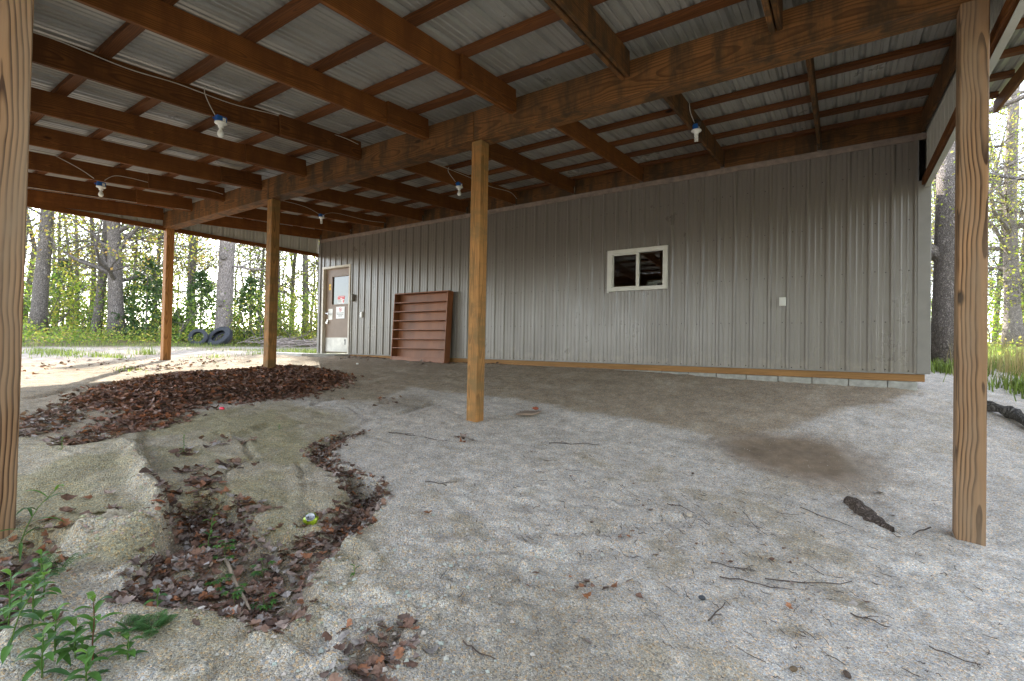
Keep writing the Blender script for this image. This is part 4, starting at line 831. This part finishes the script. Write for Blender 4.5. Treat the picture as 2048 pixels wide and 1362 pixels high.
# log on the right
log=MB(); pts=[(12.60,-.42,0),(12.72,-.52,0),(12.80,-.66,0),(12.87,-.95,0),(12.97,-1.25,0),(13.25,-1.55,0),(13.7,-1.75,0)]
pts=[(x,y,gh(x,y)+.045+.02*math.sin(i)) for i,(x,y,_) in enumerate(pts)]; fine=[]
for i in range(len(pts)-1):
    for t in (0,.25,.5,.75): fine.append(Vector(pts[i]).lerp(Vector(pts[i+1]),t))
fine.append(Vector(pts[-1])); log.tube(fine,[.05+.012*math.sin(i*1.1)+i*.0006 for i in range(len(fine))],12,wob=.12)
log.tube([Vector(pts[3])+Vector((0,0,.03)),Vector(pts[3])+Vector((.02,-.03,.10))],[.022,.003],6)
tag(log.build('fallen_log',M_log,smooth=True),'rotting crooked log lying on gravel right of the right post','log')
# black stack behind the building corner
st=empty('black_sheet_stack',(12.80,2.75,gh(12.8,2.75)+.0),'low stack of black sheets behind the building corner','stack')
for k in range(5):
    m=MB(); nn=14; vs=[];fs=[]
    for i in range(nn+1):
        t=i/nn; x=-.85+1.7*t; zz=.02+k*.03+.05*math.sin(t*3.1)+rnd.uniform(-.004,.004)
        for y,h in ((-.10-.02*k,0),(.14,0),(.14,.024),(-.10-.02*k,.024)): vs.append((x,y+rnd.uniform(-.02,.02),zz+h))
    for i in range(nn):
        for j in range(4): a=i*4; fs.append((a+j,a+(j+1)%4,a+4+(j+1)%4,a+4+j))
    o=m.build('sheet',M_black,st); o.rotation_euler=(0,0,R(-62))
# ------------------------------------------------------------------ tyres
def tyre(p,rot,Rm,label):
    e=empty('old_tyre',p,label,'tyre','old tyres in front of the grey snag'); m=MB(); prof=[]
    n=40; pr_=[(.56,-.10),(.60,-.14),(.80,-.155),(.94,-.13),(1.,-.10),(1.,.10),(.94,.13),(.80,.155),(.60,.14),(.56,.10),(.62,.07),(.88,.08),(.88,-.08),(.62,-.07)]
    vs=[];fs=[]
    for k in range(n):
        a=2*math.pi*k/n
        for r_,h in pr_: vs.append((r_*Rm*math.cos(a),r_*Rm*math.sin(a),h*Rm*1.9))
    q_=len(pr_)
    for k in range(n):
        for j in range(q_): fs.append((k*q_+j,((k+1)%n)*q_+j,((k+1)%n)*q_+(j+1)%q_,k*q_+(j+1)%q_))
    m.add(vs,fs); m.build('tyre_carcass',M_tyre,e,smooth=False)
    m=MB()
    for k in range(60):
        a=2*math.pi*k/60; 
        for h0,h1 in ((-.17,-.03),(.03,.17)):
            c,s2=math.cos(a),math.sin(a); c2,s3=math.cos(a+.06),math.sin(a+.06); r1,r2=Rm*.99,Rm*1.02
            m.add([(c*r1,s2*r1,h0*Rm),(c2*r1,s3*r1,h0*Rm),(c2*r1,s3*r1,h1*Rm),(c*r1,s2*r1,h1*Rm),(c*r2,s2*r2,h0*Rm),(c2*r2,s3*r2,h0*Rm),(c2*r2,s3*r2,h1*Rm),(c*r2,s2*r2,h1*Rm)],[(4,5,6,7),(0,4,7,3),(1,2,6,5),(0,1,5,4),(3,7,6,2)])
    m.build('tread',M_tyre,e); e.rotation_euler=rot; return e
zt_=gh(-10.9,2.3)
tyre((-10.75,1.75,zt_+.27),(R(74),R(10),R(48)),.36,'smaller tyre standing at the left foot of the snag')
tyre((-10.35,2.40,zt_+.30),(R(52),R(-10),R(30)),.50,'larger tyre leaning right in front of the snag')
# ------------------------------------------------------------------ trees
YG_=[(.30,.33,.07),(.36,.36,.09),(.26,.31,.06),(.40,.33,.11)]
GRN=[(.15,.24,.055),(.20,.30,.06),(.25,.34,.08),(.13,.20,.05)]
DGR=[(.075,.125,.055),(.095,.155,.06),(.06,.105,.05)]
OGR=[(.38,.24,.09),(.36,.30,.10),(.30,.28,.08)]
def leafq(mb,p,s,col,droop=0):
    a=rnd.uniform(0,6.283); b=rnd.uniform(-1.2,1.2); d=Vector((math.cos(a)*math.cos(b),math.sin(a)*math.cos(b),math.sin(b)-droop)).normalized(); 
    r_=Vector((rnd.uniform(-1,1),rnd.uniform(-1,1),rnd.uniform(-1,1))); u=d.cross(r_)
    if u.length<1e-3: return
    u.normalize(); u*=s*.32; d=d*s; p=Vector(p); k=rnd.uniform(.7,1.3)
    mb.add([p,p+d*.5+u,p+d,p+d*.5-u],[(0,1,2,3)],tuple(c*k for c in col))
RMIN=.013
def branch(tb,lb,p,d,ln_,r,lvl,leafs,lsize,cols,ns=5,grav=0.,n=5,zmax=99):
    pts=[Vector(p)];rad=[r]; d=Vector(d).normalized()
    nseg=5 if lvl<2 else 4
    for i in range(nseg):
        d=(d+Vector((rnd.gauss(0,.22),rnd.gauss(0,.22),rnd.gauss(.03,.2)-grav))).normalized()
        pts.append(pts[-1]+d*ln_/nseg); rad.append(r*(1-.8*(i+1)/nseg))
    tb.tube(pts,rad,n if lvl<2 else 3,cap=False)
    if lvl>=3 or ln_<.35 or (lvl>=2 and ln_<.6):
        for i in range(leafs):
            q_=pts[rnd.randint(1,nseg)]+Vector((rnd.gauss(0,.10),rnd.gauss(0,.10),rnd.gauss(0,.10))); leafq(lb,q_,lsize*rnd.uniform(.6,1.3),rnd.choice(cols))
        return
    for k in range(ns):
        i=rnd.randint(1 if lvl else 1,nseg); ax=(pts[i]-pts[i-1]).normalized(); s=Vector((rnd.gauss(0,1),rnd.gauss(0,1),rnd.gauss(0,.6))); s=(s-ax*s.dot(ax)).normalized()
        branch(tb,lb,pts[i],ax*.6+s*.8,ln_*rnd.uniform(.42,.68),max(rad[i]*.6,RMIN),lvl+1,leafs,lsize,cols,ns,grav,n,zmax)
def tree(name,loc,h,r0,lean,limbs,label,group,bark=M_bark,leafs=5,lsize=.09,cols=YG_,cat='tree',flare=1.35,ns=4,bend=.25,trn=10,topr=.45,crown=True,hl=1.):
    x,y=loc; z=gh(x,y)-.1; e=empty(name,(x,y,z),label,cat,group); tb=MB(); lb=MB()
    pts=[];rad=[];n=14; ph=rnd.uniform(0,6)
    for i in range(n+1):
        t=i/n; pts.append(Vector((lean[0]*t*h+bend*math.sin(t*5+ph)*t*1.0,lean[1]*t*h+bend*math.cos(t*4+ph)*t*.8,t*h))); rad.append(r0*((flare-1)*math.exp(-t*h/.5)+1)*(1-(1-topr)*t))
    tb.tube(pts,rad,trn if trn>8 else trn,wob=.06 if r0>.15 else 0)
    for (zz,az,ln_,rr,el) in limbs:
        t=min(.99,zz/h); i=int(t*n); p_=pts[i].lerp(pts[i+1],t*n-i); d=(math.cos(az)*math.cos(el),math.sin(az)*math.cos(el),math.sin(el))
        branch(tb,lb,p_,d,ln_,rr,0,leafs,lsize,cols,ns)
    tb.build('trunk',bark,e,smooth=True)
    if lb.v: lb.build('crown',M_leaf,e)
    return e
def rl(n,z0,z1,l0,l1,r,el=(.1,.7),az=(0,6.283)): return [(rnd.uniform(z0,z1),rnd.uniform(*az),rnd.uniform(l0,l1),r*rnd.uniform(.6,1.2),rnd.uniform(*el)) for _ in range(n)]
GA='big oaks along the far side of the drive'
tree('oak_tree',(-16.12,-2.04),15,.27,(.075,.02),rl(9,3.5,8,2.,4.,.06)+rl(5,9,14,2,4,.07),'leaning dark trunk leftmost beside the near post',GA,leafs=4,lsize=.12)
tree('oak_tree',(-15.37,-.34),14,.18,(.045,.05),rl(7,3.5,7,1.5,3.5,.05)+rl(5,8,13,2,4,.06),'thinner dark trunk leaning behind the thick oak',GA,leafs=4,lsize=.12)
tree('oak_tree',(-14.0,.0),15,.29,(-.035,-.045),rl(15,2.3,7.5,2.2,4.8,.085)+rl(5,9,14,2,4.5,.08),'thickest oak with spreading crooked limbs, left of the far left post',GA,leafs=5,lsize=.12,cols=YG_+OGR,bend=.3)
sn=tree('dead_snag',(-11.3,3.0),9.5,.345,(-.004,.004),[(3.55,.9,2.4,.075,.05)],'thick pale branchless snag behind the two tyres',None,bark=M_barks,leafs=3,lsize=.1,flare=1.12,topr=.85,bend=.08,ns=2)
for (zz,az) in ((1.85,-1.0),(3.9,-.7),(4.0,-2.0)):
    m=MB(); c=Vector((.335*math.cos(az),.335*math.sin(az),zz)); m.tube([c*1.0+Vector((0,0,0)),c+Vector((math.cos(az)*.05,math.sin(az)*.05,0))],[.16,.12],10); m.build('knot',M_bark,sn)
# light crown further back, protos then copies
GM='slender young oaks in the woods'
mids=[(-28.85,1.45),(-23.91,1.15),(-25.78,2.31),(-22.47,3.33),(-19.17,3.13),(-22.96,5.4),(-19.6,5.25),(-15.39,3.26),(-15.38,6.88),(-19.87,8.69),(-13.51,6.94),(-16.68,9.62),(-13.31,8.27),(-11.84,8.05),(-27.84,-.29),(-29.62,4.54),(-15.76,11.44)]
rights=[(14.75,18.69),(16.73,29.66),(19.29,33.79),(19.76,30.49),(16.55,34.36),(21.5,27.),(23,36),(13.5,38)]
protos=[]
for k in range(5):
    protos.append(tree('young_oak',(-60-k*3,-60),10+k,.09+.02*k,(rnd.uniform(-.04,.04),rnd.uniform(-.04,.04)),rl(20,1.2,8.5,1.5,3.4,.035)+rl(4,7.5,9.5,1.5,2.6,.035),'x',GM,leafs=3,lsize=.10,cols=(YG_,GRN,YG_+OGR,YG_+GRN,YG_)[k],ns=4,bend=.45,trn=7,topr=.3,flare=1.15))
LBL=['slim oak deep in the left woods','slender crooked young oak among the left woods','thin yellow budding oak behind the drive']
RNG=['seen through the gap next to the near left post','between the leaning dark trunk and the thin trunk','behind the thickest oak','right of the thickest oak','left of the far left post','just right of the far left post','left of the pale snag','behind the pale snag','right of the pale snag','between the snag and the dark post','behind the dark post','right of the dark post','beside the gap before the door','nearest the building corner']
order=sorted(range(len(mids)),key=lambda i: math.atan2(mids[i][0]-CAMP.x,mids[i][1]-CAMP.y))
def clone(e,loc,rz,s,label,grp=None,useproto=False):
    c=e if useproto else e.copy()
    if not useproto: COL.objects.link(c)
    c.location=(loc[0],loc[1],gh(*loc)-.1); c.rotation_euler=(0,0,rz); c.scale=(s,s,s); c['label']=label
    if grp: c['group']=grp
    if not useproto:
        for ch in e.children: d=ch.copy(); COL.objects.link(d); d.parent=c
    return c
used=set()
WHERE=['far back by the near left post edge','second back from the near left post','behind the leaning dark trunk','just right of the leaning dark trunk','midway between the two dark trunks','behind the thinner dark trunk','just right of the thickest oak','a step right of the thickest oak','midway to the far left post','against the left side of the far left post','just right of the far left post','midway to the pale snag','against the left side of the pale snag','behind the gap right of the snag','left side of the dark post','right side of the dark post','close to the building corner']
for j,i in enumerate(order):
    k=j%5; clone(protos[k],mids[i],rnd.uniform(0,6.28),rnd.uniform(.85,1.15),'slender budding young oak, '+WHERE[j],None,k not in used); used.add(k)
RW=['behind the building corner edge','between corner and right post','furthest back beside the right post','right of the right post, far back','deep behind the big forked oak','at the right picture edge, far back','outside right in the back woods','hidden back behind the building']
for j,p_ in enumerate(rights): clone(protos[j%5],p_,rnd.uniform(0,6.28),rnd.uniform(1.,1.3),'slender young oak '+RW[j],'slender young oaks up the right slope')
RMIN=.006
tree('forked_oak',(13.28,5.97),14,.34,(.012,.01),[(2.25,2.9,3.8,.17,.6),(4.3,2.4,3.,.10,.3),(4.0,-.4,2.8,.05,.2),(5.2,-.7,3.2,.07,.1),(6.,.2,3.,.08,.3)]+rl(6,6.5,12,2,4.,.07),'big forked oak right behind the building corner',None,bark=M_barkr,leafs=6,lsize=.05,ns=5,flare=1.25,bend=.12,topr=.55)
RMIN=.012
tree('slope_oak',(17.11,19.68),15,.27,(-.008,.0),rl(16,3.2,11,2.2,5.,.10,(-.1,.5)),'stout oak with many crooked limbs on the grassy slope, far right',None,bark=M_barkr,leafs=4,lsize=.09,ns=5,flare=1.5,bend=.2)
tree('slope_oak',(19.3,22.5),14,.22,(.03,.0),rl(9,4,11,2,4.5,.06,(-.1,.5)),'thinner oak at the right picture edge behind the stout one',None,bark=M_barkr,leafs=4,lsize=.09,ns=4,flare=1.3)
# shrubs
def bush(name,loc,h,w_,n,cols,ls,label,group,cone=False,stems=5):
    e=empty(name,(loc[0],loc[1],gh(*loc)-.05),label,'conifer' if cone else 'shrub',group); lb=MB(); tb=MB(); cl=[]
    if cone:
        tb.tube([(0,0,0),(0,0,h*.95)],[.05,.01],6)
        for i in range(n//14):
            t=rnd.random()**1.2; z=h*(.05+.95*t); rr=w_*(1-t)**.8*rnd.uniform(.55,1.1); a=rnd.uniform(0,6.283); c=Vector((rr*math.cos(a),rr*math.sin(a),z-rr*.15))
            for _ in range(14): leafq(lb,c+Vector((rnd.gauss(0,.10),rnd.gauss(0,.10),rnd.gauss(0,.06))),ls*rnd.uniform(.7,1.3),rnd.choice(cols),.2)
    else:
        for s in range(stems):
            a=rnd.uniform(0,6.283); q_=[Vector((0,0,0))]; d=Vector((math.cos(a)*.4,math.sin(a)*.4,1)).normalized()
            for i in range(5): d=(d+Vector((rnd.gauss(0,.2),rnd.gauss(0,.2),.05))).normalized(); q_.append(q_[-1]+d*h/5*rnd.uniform(.8,1.1))
            tb.tube(q_,[.022,.02,.016,.012,.008,.004],4)
            for i in range(2,6):
                for _ in range(3):
                    c=q_[i]+Vector((rnd.gauss(0,w_*.35),rnd.gauss(0,w_*.35),rnd.gauss(0,h*.10))); cl.append(c); tb.tube([q_[i],(q_[i]+c)/2+Vector((0,0,.05)),c],[.008,.005,.003],3)
        for i in range(n): c=rnd.choice(cl); s=.15*w_; leafq(lb,c+Vector((rnd.gauss(0,s),rnd.gauss(0,s),rnd.gauss(0,s))),ls*rnd.uniform(.6,1.4),rnd.choice(cols))
    tb.build('stem',M_bark,e); lb.build('foliage',M_leaf,e); return e
bp=[bush('shrub',(-70-3*k,-60),(2.3,1.7,2.9,1.4)[k],(1.1,1.,1.2,.9)[k],(900,700,1100,600)[k],(GRN,YG_+GRN,GRN+YG_,YG_)[k],.10,'x','leafy shrubs at the edge of the woods') for k in range(4)]
cp=[bush('cedar_tree',(-80-3*k,-60),(3.6,2.8)[k],(1.4,1.2)[k],(2600,1900)[k],DGR,.13,'x','dark cedars at the edge of the woods',True) for k in range(2)]
sh=[(-17.16,-1.54),(-17.77,-.74),(-16.56,-.53),(-17.42,.69),(-13.73,1.97),(-12.6,1.75),(-9.9,4.0),(-10.44,4.9),(-9.8,5.2),(-10.35,6.2),(-9.5,6.4),(-8.9,7.2),(-9.52,8.2),(-8.4,8.6),(-20.46,-1.35),(-19.83,-2.13),(-11.3,3.9),(-15.51,.77),(-12.2,6.0),(-10.9,8.5)]
used=set(); od=sorted(range(len(sh)),key=lambda i: math.atan2(sh[i][0]-CAMP.x,sh[i][1]-CAMP.y))
SW=['hidden by the near left post','at the near left post edge','at the foot of the leaning trunk','right of the leaning trunk','left of the thinner dark trunk','between the two dark trunks','behind the thickest oak foot','right of the thickest oak foot','left of the far left post foot','touching the left tyre','behind the snag foot','right of the large tyre','a step right of the large tyre','left of the dark post','behind the dark post','just right of the dark post','in the middle of the last gap','above the brush heap','left of the building corner','nearest the building corner']
for j,i in enumerate(od): k=j%4; clone(bp[k],sh[i],rnd.uniform(0,6.28),rnd.uniform(.85,1.3),'fresh green shrub '+SW[j],None,k not in used); used.add(k)
used=set()
for j,(p_,s,lab) in enumerate((((-13.9,1.0),1.,'dark green cedar right of the thickest oak'),((-13.24,2.9),1.15,'tall dark cedar left of the pale snag'),((-15.55,1.95),.9,'smaller dark cedar left of the far left post'),((-12.0,4.5),1.1,'dark cedar behind the shrubs right of the snag'),((-20.51,-.18),1.0,'dark cedar far back by the leaning trunk'))): k=j%2; clone(cp[k],p_,rnd.uniform(0,6),s,lab,None,k not in used); used.add(k)
for j,(p_,s,lab) in enumerate((((14.03,13.39),.8,'green shrub behind the forked oak'),((17.35,24.85),1.2,'green shrub beyond the stout slope oak'),((18.72,27.18),1.4,'green shrub deep behind the right picture edge'),((15.09,20.92),1.2,'green shrub between the right post and the forked oak'),((14.81,24.14),1.5,'tall green shrub behind the building corner'),((20.5,25.5),1.4,'green shrub furthest right on the slope'))): clone(bp[(j+1)%4],p_,rnd.uniform(0,6),s,lab,'green shrubs up the right slope')
# brush heap by the woods
m=MB()
for i in range(170):
    x=-9.3+rnd.gauss(0,.9); y=5.0+rnd.gauss(0,.7); z=gh(x,y)+abs(rnd.gauss(0,.18)); a=rnd.gauss(.6,.7); l=rnd.uniform(.3,1.3); d=Vector((math.cos(a),math.sin(a),rnd.uniform(-.2,.35)))
    m.tube([(x,y,z),tuple(Vector((x,y,z))+d*l*.5+Vector((0,0,rnd.uniform(0,.05)))),tuple(Vector((x,y,z))+d*l)],[.02,.016,.006],4)
tag(m.build('brush_heap',plain('bleached brushwood',(.33,.28,.25),.9,0,.35,8.)),'heap of bleached broken branches left of the building corner','brush heap')
# far woods, plus unseen trees added behind right to cut skylight
mb=MB(); tb=MB()
for i in range(260):
    a=rnd.uniform(-.25,3.55) if i<200 else rnd.uniform(-1.45,-.25); d=rnd.uniform(32,60) if i<200 else rnd.uniform(17,30); x,y=5+d*math.cos(a),0+d*math.sin(a); z=gh(x,y)-.2; h=rnd.uniform(7,13); r_=rnd.uniform(.07,.2); tb.tube([(x,y,z),(x+rnd.gauss(0,.3),y+rnd.gauss(0,.3),z+h*.5),(x+rnd.gauss(0,.6),y+rnd.gauss(0,.6),z+h)],[r_,r_*.7,r_*.2],5,cap=False,mi=0)
    for k in range(13):
        zz=z+rnd.uniform(1.5,h); an=rnd.uniform(0,6.28); l=rnd.uniform(1,3.2); q_=Vector((x,y,zz)); e_=q_+Vector((math.cos(an)*l,math.sin(an)*l,rnd.uniform(.1,1.2))); tb.tube([q_,(q_+e_)/2+Vector((0,0,.2)),e_],[r_*.34,r_*.22,.015],3,cap=False)
        for _ in range(3): c2=q_.lerp(e_,rnd.uniform(.4,1)); tb.tube([c2,c2+Vector((rnd.gauss(0,.7),rnd.gauss(0,.7),rnd.gauss(.2,.5)))],[.03,.012],3,cap=False)
        for _ in range(6 if i<200 else 12): leafq(mb,e_+Vector((rnd.gauss(0,.8),rnd.gauss(0,.8),rnd.gauss(0,.6))),.17,rnd.choice(YG_+GRN))
for i in range(25000):
    a=rnd.uniform(-.25,3.55) if i<19000 else rnd.uniform(-1.45,-.25); d=rnd.uniform(32,60) if i<19000 else rnd.uniform(18,30); x,y=5+d*math.cos(a),d*math.sin(a); z=gh(x,y)+abs(rnd.gauss(0,1.5 if i<19000 else 5.)); leafq(mb,(x,y,z),.28 if i<19000 else .5,rnd.choice(GRN+YG_+DGR))
b=len(mb.v); nf=len(mb.f); mb.v+=tb.v; mb.c+=[(.1,.09,.08)]*len(tb.v); mb.f+=[tuple(b+i for i in f) for f in tb.f]; mb.m+=[1]*len(tb.f)
tag(mb.build('far_woods_and_sky_screen',[M_leaf,M_bark]),'hazy mass of spring woods round the yard, with unseen trees added behind to block sky','woods',kind='stuff')
# undergrowth and grass
mb=MB()
for i in range(15000):
    if i<11000: x=-10.6-abs(rnd.gauss(0,4.)); y=rnd.uniform(-5,11); x+=max(0,(y-3)*.25)
    else: x=rnd.uniform(13,25); y=rnd.uniform(8,32)
    h=abs(rnd.gauss(0,.28)) if i<11000 else abs(rnd.gauss(0,.2))
    leafq(mb,(x,y,gh(x,y)+h),.10,rnd.choice(GRN+YG_))
tag(mb.build('undergrowth',M_leaf),'low green undergrowth beneath the trees','undergrowth',kind='stuff')
def blade(mb,x,y,h,w_,col,lean=.5):
    a=rnd.uniform(0,6.283); dx,dy=math.cos(a),math.sin(a); z=gh(x,y)-.005; l=h*lean*rnd.uniform(.2,1); k=rnd.uniform(.7,1.25)
    px,py=-dy*w_,dx*w_
    mb.add([(x-px,y-py,z),(x+px,y+py,z),(x+dx*l*.35+px*.8,y+dy*l*.35+py*.8,z+h*.6),(x+dx*l*.35-px*.8,y+dy*l*.35-py*.8,z+h*.6),(x+dx*l,y+dy*l,z+h)],[(0,1,2,3),(3,2,4)],tuple(c*k for c in col))
G1=[(.16,.22,.055),(.22,.28,.08),(.13,.17,.045),(.27,.30,.11)]; G2=[(.42,.33,.19),(.36,.27,.15),(.30,.24,.13)]
mb=MB()
def gpatch(cx,cy,sx,sy,n,h,cols=G1,w_=.006,lean=.5):
    for _ in range(n): x,y=cx+rnd.gauss(0,sx),cy+rnd.gauss(0,sy); blade(mb,x,y,h*rnd.uniform(.4,1.2),w_,rnd.choice(cols),lean)
for c in ((-4.6,-4.0,1.0,.35,800,.10),(-2.6,-3.6,.5,.15,200,.10),(-3.4,-2.6,.2,.15,130,.2),(-7.4,-1.,.9,2.2,300,.06),(-5.5,1.5,.6,1.0,300,.10),(-2.6,2.0,.7,.8,650,.16),(-1.6,1.0,.5,.5,300,.13),(-10,0,.5,3.,1400,.14),(-9.6,4.5,.6,2.,900,.15),(-1.2,-1.0,.25,.15,60,.12),(-.3,-2.4,.3,.2,60,.1),(1.9,-4.7,.2,.1,70,.05),(-6,3,.8,1.,400,.12)): gpatch(*c)
tag(mb.build('drive_grass',M_grass),'bright grass tufts growing on the gravel drive','grass',kind='stuff')
mb=MB()
for i in range(15000):
    y=rnd.uniform(-3,22); x=13.6+.0*y+abs(rnd.gauss(0,2.2))
    if y<3: x=13.45+.2*max(y,-3)+abs(rnd.gauss(0,1.2))
    blade(mb,x,y,rnd.uniform(.06,.2),.008,rnd.choice(G1),.6)
for i in range(1500):
    x,y=14.3+rnd.gauss(0,.5),3.0+rnd.gauss(0,1.2); blade(mb,x,y,rnd.uniform(.3,.75),.0035,rnd.choice(G2),.35)
for i in range(500): x,y=13.5+rnd.gauss(0,.25),1.0+rnd.gauss(0,.35); blade(mb,x,y,rnd.uniform(.12,.26),.010,rnd.choice(G1[:3]),.6)
for i in range(300): x,y=12.9+rnd.gauss(0,.2),2.9+rnd.gauss(0,.3); blade(mb,x,y,rnd.uniform(.12,.26),.010,rnd.choice(G1[:3]),.6)
tag(mb.build('slope_grass',M_grass),'green grass and dry straw on the slope right of the building','grass',kind='stuff')
# ------------------------------------------------------------------ weeds
def lance(mb,p,az,el,l,w_,col,curve=1.0):
    vs=[];fs=[]; d=Vector((math.cos(az)*math.cos(el),math.sin(az)*math.cos(el),math.sin(el))); s=Vector((-math.sin(az),math.cos(az),0)); p=Vector(p); n=6
    for i in range(n+1):
        t=i/n; c=p+d*l*t*1.0+Vector((0,0,-curve*l*.5*t*t)); ww=w_*math.sin(math.pi*min(1,.08+.92*t))**.8*(1 if t<.98 else .1)
        up_=Vector((0,0,ww*.35)); vs+=[c+s*ww+up_,c,c-s*ww+up_]
    for i in range(n): a=3*i; fs+=[(a,a+1,a+4,a+3),(a+1,a+2,a+5,a+4)]
    k=rnd.uniform(.75,1.25); mb.add(vs,fs,tuple(x*k for x in col))
WG=[(.07,.16,.035),(.09,.20,.04),(.06,.13,.05)]
def weed(x,y,h,lab,kind='lance',lean=(0,0),n=12,red=False,ll=.10,lw=.010):
    if kind=='lance': ll*=1.25; lw*=1.2
    e=empty('weed',(x,y,gh(x,y)-.01),lab,'weed'); sb=MB(); lf=MB(); pts=[]
    for i in range(7): t=i/6; pts.append(Vector((lean[0]*t*t+.006*math.sin(i*2+x*9),lean[1]*t*t,h*t)))
    if kind=='lance':
        sb.tube(pts,[.0028,.0027,.0025,.0022,.002,.0018,.001],6,col=(.16,.07,.04) if red else (.13,.22,.05))
        for i in range(n):
            t=.15+.85*i/n; j=min(5,int(t*6)); p_=pts[j].lerp(pts[j+1],t*6-j); lance(lf,p_,i*2.4+x*7,.25+.7*t,ll*(1.15-.55*t)*rnd.uniform(.8,1.1),lw,(.14,.26,.05) if t>.85 else rnd.choice(WG),1.1)
    elif kind=='palm':   # five finger leaves on thin stalks
        sb.tube(pts,[.0018]*7,5,col=(.12,.15,.05))
        for i in range(n):
            j=rnd.randint(2,5); p0=pts[j]; a=rnd.uniform(0,6.28); q_=p0+Vector((math.cos(a)*.035,math.sin(a)*.035,.012)); sb.tube([p0,q_],[.0012,.001],4,col=(.1,.15,.04))
            for k in range(5): lance(lf,q_,a+(k-2)*.75,.15,.028*(1.1-.12*abs(k-2)),.0055,rnd.choice(WG),.6)
    else:   # feathery
        for s in range(n):
            a=rnd.uniform(0,6.28); el=rnd.uniform(.35,1.2); L_=h*rnd.uniform(.7,1.15); d=Vector((math.cos(a)*math.cos(el),math.sin(a)*math.cos(el),math.sin(el))); q_=[d*L_*t+Vector((0,0,-L_*.35*t*t)) for t in (0,.25,.5,.75,1)]
            sb.tube(q_,[.0014,.0012,.001,.0008,.0005],4,col=(.10,.18,.05)); sv=Vector((-math.sin(a),math.cos(a),0))
            for i in range(11):
                t=.18+.8*i/11; j=min(3,int(t*4)); p_=q_[j].lerp(q_[j+1],t*4-j); wl=.028*math.sin(math.pi*min(1,t*.85+.15))
                for sg in (-1,1):
                    for m_ in range(3): lance(lf,p_+sv*sg*wl*m_/3,a+sg*(1.15-.3*m_),.15,wl*.55,.0016,rnd.choice([(.07,.16,.05),(.09,.20,.06)]),.3)
    if sb.v: sb.build('stem',M_weed,e,smooth=True)
    lf.build('leaf',M_weed,e,smooth=True); return e
weed(9.13,-7.10,.25,'tall narrow leaved weed with a red stem, bottom left',red=True,n=16,ll=.10,lw=.009)
weed(9.00,-7.17,.17,'narrow leaved weed left of the red stemmed one',n=12,ll=.09)
weed(8.92,-7.27,.30,'arching green weed at the lower left corner',lean=(.06,.09),n=9,ll=.085,lw=.011)
weed(9.08,-7.22,.16,'leafy weed at the very bottom left of the red stem',n=12,ll=.09)
weed(8.80,-7.25,.22,'weed by the left picture edge, above the corner',n=11,ll=.08)
weed(9.20,-7.02,.10,'low weed right of the red stemmed one',n=8,ll=.06)
weed(8.05,-7.08,.34,'long bladed grassy weed across the near post foot','lance',lean=(.18,.1),n=9,ll=.16,lw=.006)
weed(9.09,-6.90,.12,'feathery weed on the bank, bottom left','feather',n=14)
weed(9.02,-6.96,.10,'smaller feathery weed left of the other feathery one','feather',n=9)
weed(8.52,-7.05,.16,'feathery weed on leaves at the near post foot','feather',n=12)
weed(8.58,-7.12,.13,'bushy weed in front of the near post foot',n=9,ll=.06,lw=.012)
weed(8.72,-7.14,.13,'drooping leaved weed on the pale bank',n=8,ll=.06,lw=.011)
weed(8.95,-6.84,.11,'lone sprig with drooping leaves on the bank',n=6,ll=.05,lw=.010)
weed(8.73,-6.47,.12,'bluish fingered weed in the middle of the gully','palm',n=12)
weed(8.45,-6.42,.20,'spindly light green weed rising from the gully leaves',lean=(-.05,.05),n=8,ll=.075,lw=.007)
weed(8.92,-6.38,.11,'sprig right of the fingered weed, before the can','palm',n=8)
weed(9.02,-6.56,.09,'fingered weed at the lower gully edge','palm',n=7)
weed(9.15,-6.50,.09,'fingered weed at the lowest leaves, middle','palm',n=9)
weed(8.85,-6.55,.08,'small fingered weed left of the pale stick','palm',n=7)
weed(7.20,-6.04,.17,'upright small weed on the olive sand',n=16,ll=.03,lw=.005)
weed(6.97,-5.15,.06,'tiny green sprout left of the gully head',n=6,ll=.03,lw=.007)
weed(9.37,-6.18,.07,'grass like sprout right of the gully',n=4,ll=.05,lw=.004)
weed(6.72,-6.62,.11,'pale weed beside the near post on sand',n=12,ll=.03,lw=.004)
weed(8.86,-7.20,.20,'weed between the corner weed and the bank',n=12,ll=.09)
weed(9.06,-7.13,.13,'short weed just left of the red stem foot',n=10,ll=.08)
weed(8.70,-7.20,.14,'weed on leaves below the near post',n=10,ll=.075)
weed(9.22,-7.14,.12,'narrow leaved weed at the bottom edge, right of the red stem',n=10,ll=.08)
